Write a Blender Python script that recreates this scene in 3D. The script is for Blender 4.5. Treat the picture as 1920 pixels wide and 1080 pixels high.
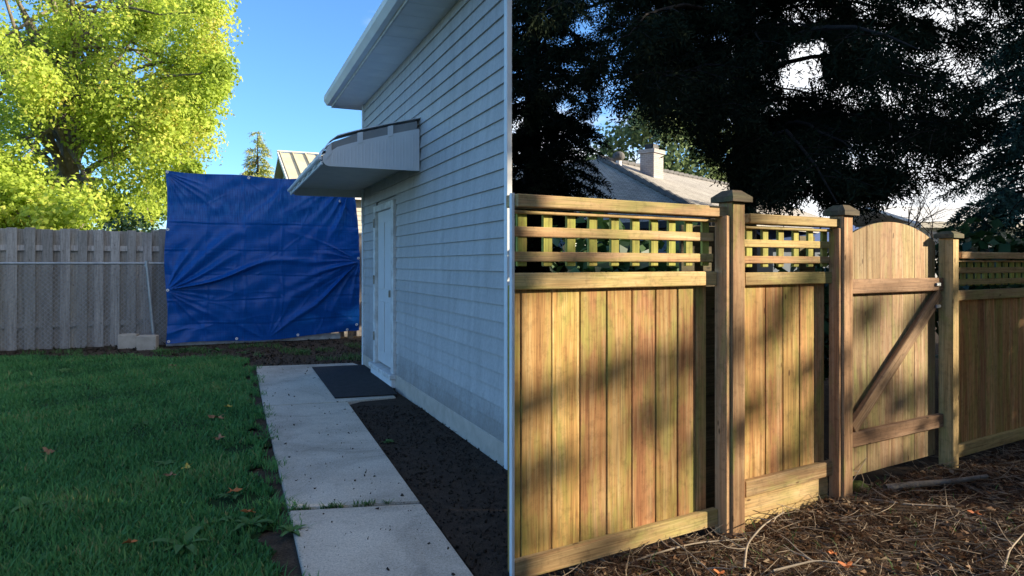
import bpy, bmesh, math
import numpy as np
from mathutils import Vector, Matrix

for o in list(bpy.data.objects):
    bpy.data.objects.remove(o)
scn = bpy.context.scene
COL = scn.collection
R = math.radians
rng = np.random.RandomState(7)

# ------------------------------------------------------------------ camera, sky, sun, exposure
F = 1300.0          # focal length in pixels of a 1920 wide picture
H = 1.4             # camera height (m)
HZ = 495.0          # horizon row
cam_d = bpy.data.cameras.new('camera')
cam = bpy.data.objects.new('camera', cam_d); COL.objects.link(cam)
cam.location = (0, 0, H); cam.rotation_euler = (R(90), 0, 0)
cam_d.sensor_width = 36; cam_d.lens = F / 1920 * 36
cam_d.shift_y = -(540 - HZ) / 1920
cam_d.clip_start = 0.05; cam_d.clip_end = 3000
scn.camera = cam

SUN_EL = R(16.0)
SUN_AZ = R(92.0)     # clockwise from +Y : low sun from the right
S = Vector((math.sin(SUN_AZ) * math.cos(SUN_EL), math.cos(SUN_AZ) * math.cos(SUN_EL), math.sin(SUN_EL)))
w = bpy.data.worlds.new('World'); scn.world = w; w.use_nodes = True
nt = w.node_tree; nt.nodes.clear()
sky = nt.nodes.new('ShaderNodeTexSky'); sky.sky_type = 'NISHITA'; sky.sun_disc = False
sky.sun_elevation = SUN_EL; sky.sun_rotation = SUN_AZ; sky.altitude = 100
sky.air_density = 1.0; sky.dust_density = 0.15; sky.ozone_density = 6.5
bg = nt.nodes.new('ShaderNodeBackground'); bg.inputs['Strength'].default_value = 0.15
wo = nt.nodes.new('ShaderNodeOutputWorld')
# bright broken cloud towards the sun on the right, clear blue to the left
tcw = nt.nodes.new('ShaderNodeTexCoord'); sxw = nt.nodes.new('ShaderNodeSeparateXYZ'); nt.links.new(tcw.outputs['Generated'], sxw.inputs[0])
mpw = nt.nodes.new('ShaderNodeMapping'); mpw.inputs['Scale'].default_value = (1, 1, 2.6); nt.links.new(tcw.outputs['Generated'], mpw.inputs[0])
cnw = nt.nodes.new('ShaderNodeTexNoise'); cnw.inputs['Scale'].default_value = 3.2; cnw.inputs['Detail'].default_value = 7; cnw.inputs['Roughness'].default_value = .55; nt.links.new(mpw.outputs[0], cnw.inputs['Vector'])
adw = nt.nodes.new('ShaderNodeMath'); adw.operation = 'MULTIPLY_ADD'; adw.inputs[1].default_value = .55; nt.links.new(sxw.outputs[0], adw.inputs[0]); nt.links.new(cnw.outputs['Fac'], adw.inputs[2])
crw = nt.nodes.new('ShaderNodeMapRange'); crw.interpolation_type = 'SMOOTHSTEP'; crw.inputs[1].default_value = .52; crw.inputs[2].default_value = .72; nt.links.new(adw.outputs[0], crw.inputs[0])
mxw = nt.nodes.new('ShaderNodeMix'); mxw.data_type = 'RGBA'; nt.links.new(crw.outputs[0], mxw.inputs[0]); nt.links.new(sky.outputs[0], mxw.inputs[6]); mxw.inputs[7].default_value = (3.9, 4.0, 4.15, 1)
nt.links.new(mxw.outputs[2], bg.inputs[0]); nt.links.new(bg.outputs[0], wo.inputs[0])
sl = bpy.data.lights.new('sun', 'SUN'); sl.energy = 5.0; sl.angle = R(0.55); sl.color = (1.0, 0.88, 0.68)
so = bpy.data.objects.new('sun', sl); COL.objects.link(so)
so.rotation_euler = S.to_track_quat('Z', 'Y').to_euler(); so.location = (20, -4, 12)
scn.view_settings.view_transform = 'Standard'; scn.view_settings.look = 'None'
scn.view_settings.gamma = 1; scn.view_settings.use_curve_mapping = False
scn.view_settings.exposure = 1.2
scn.render.engine = 'CYCLES'
scn.cycles.max_bounces = 6; scn.cycles.transparent_max_bounces = 8

# ------------------------------------------------------------------ helpers
WM = {}
def put(o, m, parent=None):
    """link object with world matrix m, parented without moving"""
    if o.name not in COL.objects: COL.objects.link(o)
    WM[o] = m
    if parent is not None:
        o.parent = parent
        o.matrix_basis = WM[parent].inverted() @ m
    else:
        o.matrix_basis = m
    return o
def tag(o, label=None, cat=None, group=None, kind=None):
    if label: o['label'] = label
    if cat: o['category'] = cat
    if group: o['group'] = group
    if kind: o['kind'] = kind
    return o
def empty(name, loc, label, cat, group=None, rz=0.0):
    o = bpy.data.objects.new(name, None); o.empty_display_size = 0.1
    put(o, Matrix.Translation(loc) @ Matrix.Rotation(rz, 4, 'Z'))
    return tag(o, label, cat, group)
def mesh_obj(name, me, mat, parent=None, m=None):
    o = bpy.data.objects.new(name, me)
    if mat is not None and not me.materials: me.materials.append(mat)
    return put(o, m if m is not None else Matrix.Identity(4), parent)
def pmesh(name, verts, faces, mat, parent=None, smooth=False, m=None):
    me = bpy.data.meshes.new(name); me.from_pydata([tuple(v) for v in verts], [], faces); me.update()
    if smooth:
        me.polygons.foreach_set('use_smooth', [True] * len(me.polygons))
    return mesh_obj(name, me, mat, parent, m)
def bigmesh(name, V, Fc, mat, parent=None, tint=None, smooth=False):
    """V (n,3) array, Fc (m,k) array of ngon size k"""
    me = bpy.data.meshes.new(name)
    V = np.asarray(V, np.float32); Fc = np.asarray(Fc, np.int32); k = Fc.shape[1]; m_ = Fc.shape[0]
    me.vertices.add(len(V)); me.vertices.foreach_set('co', V.ravel())
    me.loops.add(m_ * k); me.loops.foreach_set('vertex_index', Fc.ravel())
    me.polygons.add(m_)
    me.polygons.foreach_set('loop_start', np.arange(0, m_ * k, k, dtype=np.int32))
    me.polygons.foreach_set('loop_total', np.full(m_, k, np.int32))
    if smooth: me.polygons.foreach_set('use_smooth', np.ones(m_, bool))
    if tint is not None:
        a = me.attributes.new('tint', 'FLOAT', 'POINT'); a.data.foreach_set('value', np.asarray(tint, np.float32))
    me.update(calc_edges=True)
    return mesh_obj(name, me, mat, parent)
_boxes = {}
def box_mesh(sx, sy, sz, bev):
    key = (round(sx, 4), round(sy, 4), round(sz, 4), bev)
    bm = bmesh.new(); bmesh.ops.create_cube(bm, size=1.0)
    for v in bm.verts: v.co = Vector((v.co.x * sx, v.co.y * sy, v.co.z * sz))
    if bev > 0:
        bmesh.ops.bevel(bm, geom=list(bm.edges), offset=min(bev, sx * .3, sy * .3, sz * .3), segments=1, affect='EDGES', clamp_overlap=True)
    me = bpy.data.meshes.new('box'); bm.to_mesh(me); bm.free()
    return me
class Frame:
    """local a (along), b (out of the face), z up, at a world origin"""
    def __init__(s, o, along, flip=False):
        s.o = Vector((o[0], o[1], 0)); s.a = Vector((along[0], along[1], 0)).normalized()
        s.b = Vector((s.a.y, -s.a.x, 0))     # right-hand side of 'along' = towards the camera for left-to-right runs
        if flip: s.b = -s.b
        s.rz = math.atan2(s.a.y, s.a.x)
    def p(s, a, b, z): q = s.o + s.a * a + s.b * b; return Vector((q.x, q.y, z))
    def m(s, a, b, z, tilt=0.0):
        return Matrix.Translation(s.p(a, b, z)) @ Matrix.Rotation(s.rz, 4, 'Z') @ Matrix.Rotation(tilt, 4, 'Y')
def fbox(name, fr, a0, a1, b0, b1, z0, z1, mat, parent=None, bev=0.003, tilt=0.0):
    me = box_mesh(abs(a1 - a0), abs(b1 - b0), abs(z1 - z0), bev)
    return mesh_obj(name, me, mat, parent, fr.m((a0 + a1) / 2, (b0 + b1) / 2, (z0 + z1) / 2, tilt))
def prism(name, fr, poly_bz, a0, a1, mat, parent=None):
    """profile in (b,z) extruded along a"""
    n = len(poly_bz); cb = sum(p[0] for p in poly_bz) / n; cz = sum(p[1] for p in poly_bz) / n; L = a1 - a0
    V = [(-L / 2, -(b - cb), z - cz) for b, z in poly_bz] + [(L / 2, -(b - cb), z - cz) for b, z in poly_bz]
    Fc = [tuple(range(n)), tuple(range(2 * n - 1, n - 1, -1))] + [(i, i + n, (i + 1) % n + n, (i + 1) % n) for i in range(n)]
    if fr.b.dot(Vector((fr.a.y, -fr.a.x, 0))) < 0:
        V = [(x, -y, z) for x, y, z in V]
    me = bpy.data.meshes.new(name); me.from_pydata(V, [], Fc)
    bm = bmesh.new(); bm.from_mesh(me); bmesh.ops.recalc_face_normals(bm, faces=bm.faces); bm.to_mesh(me); bm.free()
    return mesh_obj(name, me, mat, parent, fr.m((a0 + a1) / 2, cb, cz))
def poly_slab(name, pts, z0, z1, mat, parent=None, bev=0.0):
    """vertical-sided slab from a list of plan points"""
    n = len(pts); c = Vector((sum(p[0] for p in pts) / n, sum(p[1] for p in pts) / n, 0))
    bm = bmesh.new(); vs = [bm.verts.new((p[0] - c.x, p[1] - c.y, z0)) for p in pts]
    f = bm.faces.new(vs); r = bmesh.ops.extrude_face_region(bm, geom=[f])
    for v in r['geom']:
        if isinstance(v, bmesh.types.BMVert): v.co.z = z1
    bmesh.ops.recalc_face_normals(bm, faces=bm.faces)
    if bev: bmesh.ops.bevel(bm, geom=list(bm.edges), offset=bev, segments=2, affect='EDGES')
    me = bpy.data.meshes.new(name); bm.to_mesh(me); bm.free()
    return mesh_obj(name, me, mat, parent, Matrix.Translation(c))
def G(x, y):
    """photo pixel on flat ground -> plan point"""
    d = F * H / (y - HZ); return ((x - 960) * d / F, d)
def tubes(list_pts, list_rad, sides=5):
    """many tapered tubes -> V, quads"""
    V = []; Q = []; off = 0
    for P, rad in zip(list_pts, list_rad):
        P = np.asarray(P, float); n = len(P)
        T = np.gradient(P, axis=0); T /= (np.linalg.norm(T, axis=1, keepdims=True) + 1e-9)
        ref = np.array([0, 0, 1.0]) if abs(T[0, 2]) < .9 else np.array([1.0, 0, 0])
        U = np.cross(T, ref); U /= (np.linalg.norm(U, axis=1, keepdims=True) + 1e-9); W_ = np.cross(T, U)
        an = np.arange(sides) / sides * 2 * math.pi
        r_ = np.asarray(rad, float).reshape(-1, 1, 1) if np.ndim(rad) else np.full((n, 1, 1), rad)
        ring = P[:, None, :] + r_ * (np.cos(an)[None, :, None] * U[:, None, :] + np.sin(an)[None, :, None] * W_[:, None, :])
        V.append(ring.reshape(-1, 3))
        i = np.arange(n - 1)[:, None] * sides; j = np.arange(sides)[None, :]; j2 = (j + 1) % sides
        Q.append(np.stack([i + j, i + j2, i + sides + j2, i + sides + j], -1).reshape(-1, 4) + off)
        off += n * sides
    return np.concatenate(V), np.concatenate(Q)
def curve_pts(p0, p1, n, wob, r, sag=0.0):
    p0 = np.array(p0, float); p1 = np.array(p1, float); t = np.linspace(0, 1, n)[:, None]
    P = p0 + (p1 - p0) * t; L = np.linalg.norm(p1 - p0)
    q = np.cumsum(r.normal(0, wob * L / n, (n, 3)), axis=0); q -= t * q[-1] * .6
    P = P + q; P[:, 2] -= (sag * 4 * t * (1 - t))[:, 0]
    P[0] = p0
    return P
def unit(v): return v / (np.linalg.norm(v, axis=-1, keepdims=True) + 1e-9)
def leaves(P, N, size, r, aspect=.75, fold=.15):
    """rhombic leaf blades at P, facing N -> V, quads"""
    n = len(P); A = unit(np.cross(N, r.normal(0, 1, (n, 3)))); B = np.cross(N, A)
    s = (size * (0.7 + .6 * r.rand(n)))[:, None] if np.ndim(size) == 0 else np.asarray(size)[:, None]
    V = np.stack([P - A * s * .5, P + B * s * .5 * aspect + N * s * fold, P + A * s * .5, P - B * s * .5 * aspect + N * s * fold], 1)
    return V.reshape(-1, 3), np.arange(4 * n).reshape(n, 4)
def clump_cloud(C, Rd, n_each, r, shell=.6):
    """points on the shells of clumps; returns P, N (outward, roughened), clump id"""
    C = np.asarray(C, float); Rd = np.asarray(Rd, float)
    if Rd.ndim == 1: Rd = np.repeat(Rd[:, None], 3, 1)
    idx = np.repeat(np.arange(len(C)), n_each)
    D = unit(r.normal(0, 1, (len(idx), 3))); rad = shell + (1.12 - shell) * r.rand(len(idx), 1)
    # bumpy clump surface
    rad *= 1 + .22 * np.sin(D[:, :1] * 5 + idx[:, None]) * np.cos(D[:, 2:] * 6 + idx[:, None] * 2.3)
    P = C[idx] + D * Rd[idx] * rad
    N = unit(D * .8 + r.normal(0, .55, D.shape) + np.array([0, 0, .25]))
    return P, N, idx

# ------------------------------------------------------------------ materials
class NT:
    def __init__(s, name):
        s.m = bpy.data.materials.new(name); s.m.use_nodes = True; s.t = s.m.node_tree
        s.p = s.t.nodes['Principled BSDF']; s.out = s.t.nodes['Material Output']
    def n(s, typ, **kw):
        k = s.t.nodes.new('ShaderNode' + typ)
        for a, v in kw.items():
            if a.startswith('_'): setattr(k, a[1:], v)
            else: k.inputs[a.replace('__', ' ')].default_value = v
        return k
    def l(s, a, b): s.t.links.new(a, b)
    def coord(s, kind='Object', scale=(1, 1, 1), rnd=True):
        tc = s.n('TexCoord'); mp = s.n('Mapping'); mp.inputs['Scale'].default_value = scale
        if kind == 'World':
            g = s.n('NewGeometry'); s.l(g.outputs['Position'], mp.inputs[0])
        else: s.l(tc.outputs[kind], mp.inputs[0])
        if rnd:
            oi = s.n('ObjectInfo'); ml = s.n('Math', _operation='MULTIPLY'); ml.inputs[1].default_value = 57.0
            s.l(oi.outputs['Random'], ml.inputs[0]); cx = s.n('CombineXYZ'); s.l(ml.outputs[0], cx.inputs[0]); s.l(ml.outputs[0], cx.inputs[2])
            s.l(cx.outputs[0], mp.inputs['Location'])
        return mp.outputs[0]
    def noise(s, vec, scale, detail=4, rough=.6, dist=0.0):
        k = s.n('TexNoise'); k.inputs['Scale'].default_value = scale; k.inputs['Detail'].default_value = detail
        k.inputs['Roughness'].default_value = rough; k.inputs['Distortion'].default_value = dist
        s.l(vec, k.inputs['Vector']); return k.outputs['Fac']
    def ramp(s, fac, stops):
        k = s.n('ValToRGB'); e = k.color_ramp.elements
        while len(e) > 1: e.remove(e[-1])
        for i, (p, c) in enumerate(stops):
            x = e[0] if i == 0 else e.new(p)
            x.position = p; x.color = (c[0], c[1], c[2], 1) if np.ndim(c) else (c, c, c, 1)
        s.l(fac, k.inputs[0]); return k.outputs[0]
    def mix(s, fac, a, b, mode='MIX'):
        k = s.n('Mix', _data_type='RGBA', _blend_type=mode)
        for sock, v in ((k.inputs[0], fac), (k.inputs[6], a), (k.inputs[7], b)):
            if hasattr(v, 'links'): s.l(v, sock)
            else: sock.default_value = v if np.ndim(v) == 0 else (v[0], v[1], v[2], 1)
        return k.outputs[2]
    def bump(s, h, strength=.3, dist=.01):
        k = s.n('Bump'); k.inputs['Strength'].default_value = strength; k.inputs['Distance'].default_value = dist
        s.l(h, k.inputs['Height']); s.l(k.outputs[0], s.p.inputs['Normal']); return k
    def base(s, c, rough=.7, spec=.3):
        if hasattr(c, 'links'): s.l(c, s.p.inputs['Base Color'])
        else: s.p.inputs['Base Color'].default_value = (*c, 1)
        s.p.inputs['Roughness'].default_value = rough; s.p.inputs['Specular IOR Level'].default_value = spec
        return s.m

def wood_mat(name, dark, mid, light, algae=None, algae_amt=.5, axis='z', grain=1.0, rough=.8):
    t = NT(name)
    sc = {'z': (34, 34, 1.4), 'x': (1.4, 34, 34)}[axis]
    v = t.coord('Object', sc); vl = t.coord('Object', (1, 1, 1))
    g = t.noise(v, 1.0, 6, .65, .6)
    col = t.ramp(g, [(.28, dark), (.5, mid), (.72, light)])
    oi = t.n('ObjectInfo')
    hs = t.n('HueSaturation'); mr = t.n('MapRange'); mr.inputs[3].default_value = .72; mr.inputs[4].default_value = 1.22
    t.l(oi.outputs['Random'], mr.inputs[0]); t.l(mr.outputs[0], hs.inputs['Value'])
    mr2 = t.n('MapRange'); mr2.inputs[3].default_value = .485; mr2.inputs[4].default_value = .515
    w2 = t.n('Math', _operation='FRACT'); w3 = t.n('Math', _operation='MULTIPLY'); w3.inputs[1].default_value = 17.3
    t.l(oi.outputs['Random'], w3.inputs[0]); t.l(w3.outputs[0], w2.inputs[0]); t.l(w2.outputs[0], mr2.inputs[0]); t.l(mr2.outputs[0], hs.inputs['Hue'])
    t.l(col, hs.inputs['Color']); col = hs.outputs[0]
    if algae is not None:
        a = t.noise(t.coord('Object', (5, 5, 1.3) if axis == 'z' else (1.3, 5, 5)), 1.6, 6, .65, .5); am = t.ramp(a, [(.62 - .35 * algae_amt, 0.0), (.8 - .3 * algae_amt, 1.0)])
        k = t.n('Math', _operation='MULTIPLY'); k.inputs[1].default_value = .75; t.l(am, k.inputs[0])
        col = t.mix(k.outputs[0], col, algae)
    # knots
    vk = t.coord('Object', {'z': (9, 9, 3.2), 'x': (3.2, 9, 9)}[axis])
    vo = t.n('TexVoronoi'); vo.inputs['Scale'].default_value = 1.0; t.l(vk, vo.inputs['Vector'])
    kn = t.ramp(vo.outputs['Distance'], [(.045, .9), (.075, 0.0)])
    col = t.mix(kn, col, tuple(c * .45 for c in dark))
    d = t.noise(vl, 23, 4, .7); dm = t.ramp(d, [(.3, .72), (.5, 1.0)])
    col = t.mix(1.0, col, dm, 'MULTIPLY')
    fg = t.noise(t.coord('Object', (150, 150, 4) if axis == 'z' else (4, 150, 150)), 1.0, 3, .6); col = t.mix(1.0, col, t.ramp(fg, [(.34, .70), (.5, 1.0), (.68, 1.12)]), 'MULTIPLY')
    t.bump(g, .35 * grain, .004)
    return t.base(col, rough, .25)

CED = ((.30, .115, .04), (.54, .285, .105), (.72, .49, .235))
M = {}
M['board'] = wood_mat('cedar_board', *CED, algae=(.35, .33, .075), algae_amt=.46, axis='z')
M['rail'] = wood_mat('cedar_rail', (.34, .18, .075), (.50, .32, .145), (.62, .45, .24), algae=(.40, .36, .11), algae_amt=.45, axis='x')
M['slat'] = wood_mat('lattice_slat', (.28, .19, .055), (.42, .33, .09), (.52, .41, .14), algae=(.38, .41, .08), algae_amt=.85, axis='z')
M['post'] = wood_mat('cedar_post', (.30, .165, .072), (.45, .275, .125), (.59, .40, .205), algae=(.28, .31, .06), algae_amt=.25, axis='z')
M['gate_rail'] = wood_mat('gate_rail', (.24, .14, .065), (.38, .24, .12), (.48, .33, .19), axis='x')
M['gate_board'] = wood_mat('gate_board', (.24, .13, .06), (.40, .26, .13), (.56, .43, .26), algae=(.34, .33, .11), algae_amt=.4, axis='z')
M['cap'] = wood_mat('mossy_cap_gap_shade', (.07, .05, .03), (.12, .09, .05), (.18, .14, .08), algae=(.09, .10, .04), algae_amt=.35, axis='x')  # also darkens the added strips in the post gaps
M['grey_board'] = wood_mat('grey_board', (.26, .235, .215), (.40, .37, .345), (.52, .485, .455), axis='z')
M['frame_wood'] = wood_mat('frame_wood', (.2, .14, .09), (.3, .22, .15), (.38, .3, .2), axis='z')

def simple(name, c1, c2, scale=6, rough=.7, bump=.1, bscale=60, spec=.3, kind='Object', bdist=.004, metal=0.0, rnd=True):
    t = NT(name); v = t.coord(kind, rnd=rnd)
    col = t.ramp(t.noise(v, scale, 5, .6), [(.3, c1), (.7, c2)])
    if bump: t.bump(t.noise(v, bscale, 4, .6), bump, bdist)
    t.p.inputs['Metallic'].default_value = metal
    return t.base(col, rough, spec)
M['siding'] = simple('siding', (.42, .40, .39), (.50, .47, .45), 3, .55, .06, 120)
def siding_mat():
    t = NT('siding'); v = t.coord('World', rnd=False); oi = t.n('ObjectInfo')
    mp = t.n('Mapping'); mp.inputs['Scale'].default_value = (6, 6, .7); t.l(v, mp.inputs[0])
    st = t.noise(mp.outputs[0], 1.6, 6, .65); col = t.ramp(st, [(.3, (.37, .35, .335)), (.5, (.44, .42, .405)), (.7, (.50, .475, .455))])
    col = t.mix(1.0, col, t.ramp(t.noise(v, 40, 4, .7), [(.3, .86), (.6, 1.03)]), 'MULTIPLY')
    mr = t.n('MapRange'); mr.inputs[3].default_value = .93; mr.inputs[4].default_value = 1.05; t.l(oi.outputs['Random'], mr.inputs[0])
    hs = t.n('HueSaturation'); t.l(mr.outputs[0], hs.inputs['Value']); t.l(col, hs.inputs['Color']); col = hs.outputs[0]
    # rain-splashed soil low on the wall
    sx = t.n('SeparateXYZ'); t.l(v, sx.inputs[0]); ad = t.n('Math', _operation='ADD'); nz = t.n('Math', _operation='MULTIPLY'); nz.inputs[1].default_value = .55; t.l(t.noise(v, 5, 6, .7), nz.inputs[0])
    t.l(sx.outputs[2], ad.inputs[0]); t.l(nz.outputs[0], ad.inputs[1]); col = t.mix(t.ramp(ad.outputs[0], [(.38, .6), (.72, 0.0)]), col, (.16, .125, .09))
    t.bump(t.noise(v, 9, 3, .5), .10, .02); return t.base(col, .55, .3)
M['siding'] = siding_mat()
M['trim'] = simple('white_trim', (.68, .68, .68), (.80, .79, .77), 4, .5, .04, 60)
M['old_trim'] = simple('worn_white_trim', (.50, .46, .42), (.78, .76, .73), 9, .6, .15, 40)
M['door'] = simple('door_paint', (.62, .60, .58), (.70, .68, .66), 2.5, .45, .04, 90)
M['awning'] = simple('awning_aluminium', (.66, .66, .67), (.76, .76, .76), 3, .4, .03, 60)
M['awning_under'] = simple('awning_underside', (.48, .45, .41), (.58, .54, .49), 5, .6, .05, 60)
M['dark_gap'] = simple('awning_louvre', (.26, .26, .26), (.33, .32, .31), 5, .6, 0)
M['gutter'] = simple('gutter', (.66, .66, .68), (.78, .78, .78), 3, .35, .03, 60)
M['shingle'] = simple('shingle', (.10, .10, .10), (.17, .16, .16), 12, .9, .4, 80)
M['steel'] = simple('galvanised', (.30, .32, .34), (.45, .47, .48), 12, .45, .05, 80, .5, metal=.6)
M['brass'] = simple('hinge_metal', (.25, .2, .14), (.45, .4, .33), 12, .5, .05, 80, .5, metal=.7)
M['block'] = simple('concrete_block', (.40, .34, .28), (.54, .46, .38), 8, .95, .5, 90)
M['white_metal'] = simple('grommet', (.7, .7, .7), (.85, .85, .85), 4, .35, 0)
M['rubber'] = simple('rubber_mat', (.018, .017, .018), (.04, .037, .036), 14, .85, .5, 220)
M['bark'] = simple('bark', (.12, .10, .08), (.26, .22, .18), 7, .95, .8, 25, bdist=.03)
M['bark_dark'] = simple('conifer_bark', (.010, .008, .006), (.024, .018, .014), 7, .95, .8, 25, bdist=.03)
M['twig'] = simple('dry_twig', (.12, .085, .055), (.36, .28, .20), 3, .9, .2, 60, kind='World')
M['stick'] = simple('pale_stick', (.22, .17, .12), (.42, .34, .25), 5, .85, .3, 60)
M['green_wall'] = simple('sage_siding', (.33, .35, .27), (.42, .43, .34), 3, .7, .1, 40)
M['cream_wall'] = simple('cream_siding', (.58, .52, .42), (.68, .62, .52), 3, .7, .1, 40)
M['metal_roof'] = simple('tan_metal_roof', (.52, .46, .33), (.66, .60, .45), 1.6, .5, .05, 30, metal=0)
M['blue_wall'] = simple('slate_blue_wall', (.16, .19, .24), (.22, .26, .31), 3, .7, .1, 40)
M['dark_trim'] = simple('dark_trim', (.03, .03, .035), (.05, .05, .055), 3, .6, .1, 40)
M['pale_wall'] = simple('pale_wall', (.66, .64, .60), (.76, .74, .70), 3, .7, .1, 40)
M['moss'] = simple('moss', (.10, .14, .03), (.20, .24, .06), 12, .95, .6, 60)
def glass_mat():
    t = NT('window_glass'); t.p.inputs['Base Color'].default_value = (.03, .045, .06, 1); t.p.inputs['Roughness'].default_value = .06
    t.p.inputs['Specular IOR Level'].default_value = .9; return t.m
M['glass'] = glass_mat()

def shingle_mat(name, c1, c2, cm, sc=7.0):
    t = NT(name); v = t.coord('UV', rnd=False)
    b = t.n('TexBrick'); b.inputs['Scale'].default_value = sc; b.inputs['Mortar Size'].default_value = .035; b.inputs['Brick Width'].default_value = .9; b.inputs['Row Height'].default_value = .42
    b.inputs['Color1'].default_value = (*c1, 1); b.inputs['Color2'].default_value = (*c2, 1); b.inputs['Mortar'].default_value = (*cm, 1)
    b.inputs['Bias'].default_value = 0; t.l(v, b.inputs['Vector'])
    n = t.noise(v, 1.2, 5, .6); col = t.mix(1.0, b.outputs['Color'], t.ramp(n, [(.3, .75), (.7, 1.1)]), 'MULTIPLY')
    inv = t.n('Math', _operation='SUBTRACT'); inv.inputs[0].default_value = 1; t.l(b.outputs['Fac'], inv.inputs[1]); t.bump(inv.outputs[0], .6, .02)
    return t.base(col, .9, .2)
M['roof_grey'] = shingle_mat('grey_shingles', (.38, .35, .31), (.47, .43, .385), (.16, .15, .14))
M['chimney_brick'] = shingle_mat('pale_brick', (.46, .42, .40), (.54, .50, .48), (.28, .26, .26), 9.0)

def foliage_mat(name, stops, trans=.35, tcol=None, rough=.6, spec=.25, nscale=.9):
    t = NT(name); at = t.n('Attribute'); at.attribute_name = 'tint'
    v = t.coord('World', rnd=False); n = t.noise(v, nscale, 3, .5)
    ad = t.n('Math', _operation='ADD'); t.l(at.outputs['Fac'], ad.inputs[0])
    sb = t.n('Math', _operation='SUBTRACT'); t.l(n, sb.inputs[0]); sb.inputs[1].default_value = .5; t.l(sb.outputs[0], ad.inputs[1])
    col = t.ramp(ad.outputs[0], stops)
    t.base(col, rough, spec)
    if trans > 0:
        tr = t.n('BsdfTranslucent'); t.l(col, tr.inputs[0]) if tcol is None else t.l(t.mix(1.0, col, tcol, 'MULTIPLY'), tr.inputs[0])
        mx = t.n('MixShader'); mx.inputs[0].default_value = trans
        t.l(t.p.outputs[0], mx.inputs[1]); t.l(tr.outputs[0], mx.inputs[2]); t.l(mx.outputs[0], t.out.inputs[0])
    return t.m
M['maple'] = foliage_mat('maple_leaves', [(.1, (.26, .38, .06)), (.4, (.46, .58, .09)), (.65, (.57, .68, .12)), (.95, (.64, .57, .13))], .55)
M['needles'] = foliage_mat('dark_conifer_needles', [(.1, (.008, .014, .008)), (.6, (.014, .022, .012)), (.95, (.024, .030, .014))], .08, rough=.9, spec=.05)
M['blue_needles'] = foliage_mat('blue_green_needles', [(.1, (.04, .10, .085)), (.6, (.07, .16, .13)), (.95, (.10, .20, .14))], .2)
M['spruce'] = foliage_mat('spruce_needles', [(.1, (.26, .32, .07)), (.5, (.42, .45, .11)), (.9, (.62, .46, .18))], .15)
M['shrub'] = foliage_mat('glossy_shrub_leaves', [(.1, (.02, .05, .015)), (.6, (.035, .085, .025)), (.95, (.06, .12, .03))], .2, rough=.35, spec=.5)
M['far_green'] = foliage_mat('pale_tree_leaves', [(.1, (.14, .20, .08)), (.6, (.25, .32, .14)), (.95, (.36, .40, .2))], .4)
M['grass'] = foliage_mat('grass_blades', [(.05, (.06, .165, .05)), (.5, (.09, .27, .075)), (.9, (.16, .32, .09)), (1.0, (.28, .29, .11))], .4, nscale=.8)
M['weed'] = foliage_mat('weed_leaves', [(.1, (.05, .13, .03)), (.6, (.09, .19, .05)), (.95, (.13, .24, .07))], .3)
M['dry_leaf'] = foliage_mat('dry_leaves', [(.05, (.045, .022, .012)), (.5, (.12, .06, .03)), (.8, (.22, .12, .06)), (1.0, (.36, .26, .16))], .2, rough=.75)
M['rust_leaf'] = simple('rust_leaf', (.36, .09, .025), (.52, .18, .05), 20, .7, .2, 50)
M['yellow_leaf'] = simple('yellow_leaf', (.45, .30, .04), (.58, .42, .08), 20, .7, .2, 50)
M['brown_leaf'] = simple('brown_leaf', (.20, .09, .04), (.36, .20, .10), 20, .75, .2, 50)

def soil_mat(name, stops, sc=9, bump=.8):
    t = NT(name); v = t.coord('World', rnd=False)
    a = t.noise(v, sc, 8, .7); b = t.noise(v, sc * 9, 5, .7)
    col = t.ramp(a, stops); col = t.mix(1.0, col, t.ramp(b, [(.3, .45), (.7, 1.35)]), 'MULTIPLY')
    t.bump(b, bump, .02); return t.base(col, .95, .15)
M['soil'] = soil_mat('garden_soil', [(.3, (.05, .036, .025)), (.55, (.09, .066, .046)), (.75, (.15, .115, .08))])
M['mulch'] = soil_mat('dark_mulch', [(.3, (.04, .029, .021)), (.6, (.085, .06, .043)), (.8, (.16, .12, .085))], 14)
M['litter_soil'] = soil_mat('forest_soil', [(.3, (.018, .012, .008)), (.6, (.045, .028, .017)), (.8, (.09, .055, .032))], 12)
M['turf'] = soil_mat('turf', [(.3, (.02, .045, .014)), (.6, (.03, .07, .02)), (.8, (.05, .075, .026))], 7)
M['far_ground'] = soil_mat('far_ground', [(.3, (.03, .05, .018)), (.6, (.05, .07, .025)), (.8, (.08, .08, .04))], 2)

def concrete():
    t = NT('concrete'); v = t.coord('World', rnd=False)
    a = t.noise(v, 1.6, 8, .65); b = t.noise(v, 85, 4, .8); c = t.noise(v, 260, 2, .7)
    col = t.ramp(a, [(.3, (.50, .42, .33)), (.5, (.60, .515, .41)), (.7, (.66, .575, .465))])
    col = t.mix(1.0, col, t.ramp(b, [(.35, .72), (.55, 1.08)]), 'MULTIPLY')
    col = t.mix(1.0, col, t.ramp(c, [(.3, .7), (.6, 1.15)]), 'MULTIPLY')
    st = t.noise(v, 3.1, 4, .55, 1.0); col = t.mix(t.ramp(st, [(.62, 0.0), (.75, .4)]), col, (.24, .20, .15))
    s2 = t.noise(v, .9, 6, .7, .8); col = t.mix(1.0, col, t.ramp(s2, [(.38, .72), (.52, 1.0), (.64, 1.06)]), 'MULTIPLY')
    t.bump(b, .5, .006); return t.base(col, .9, .2)
M['concrete'] = concrete()

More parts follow.
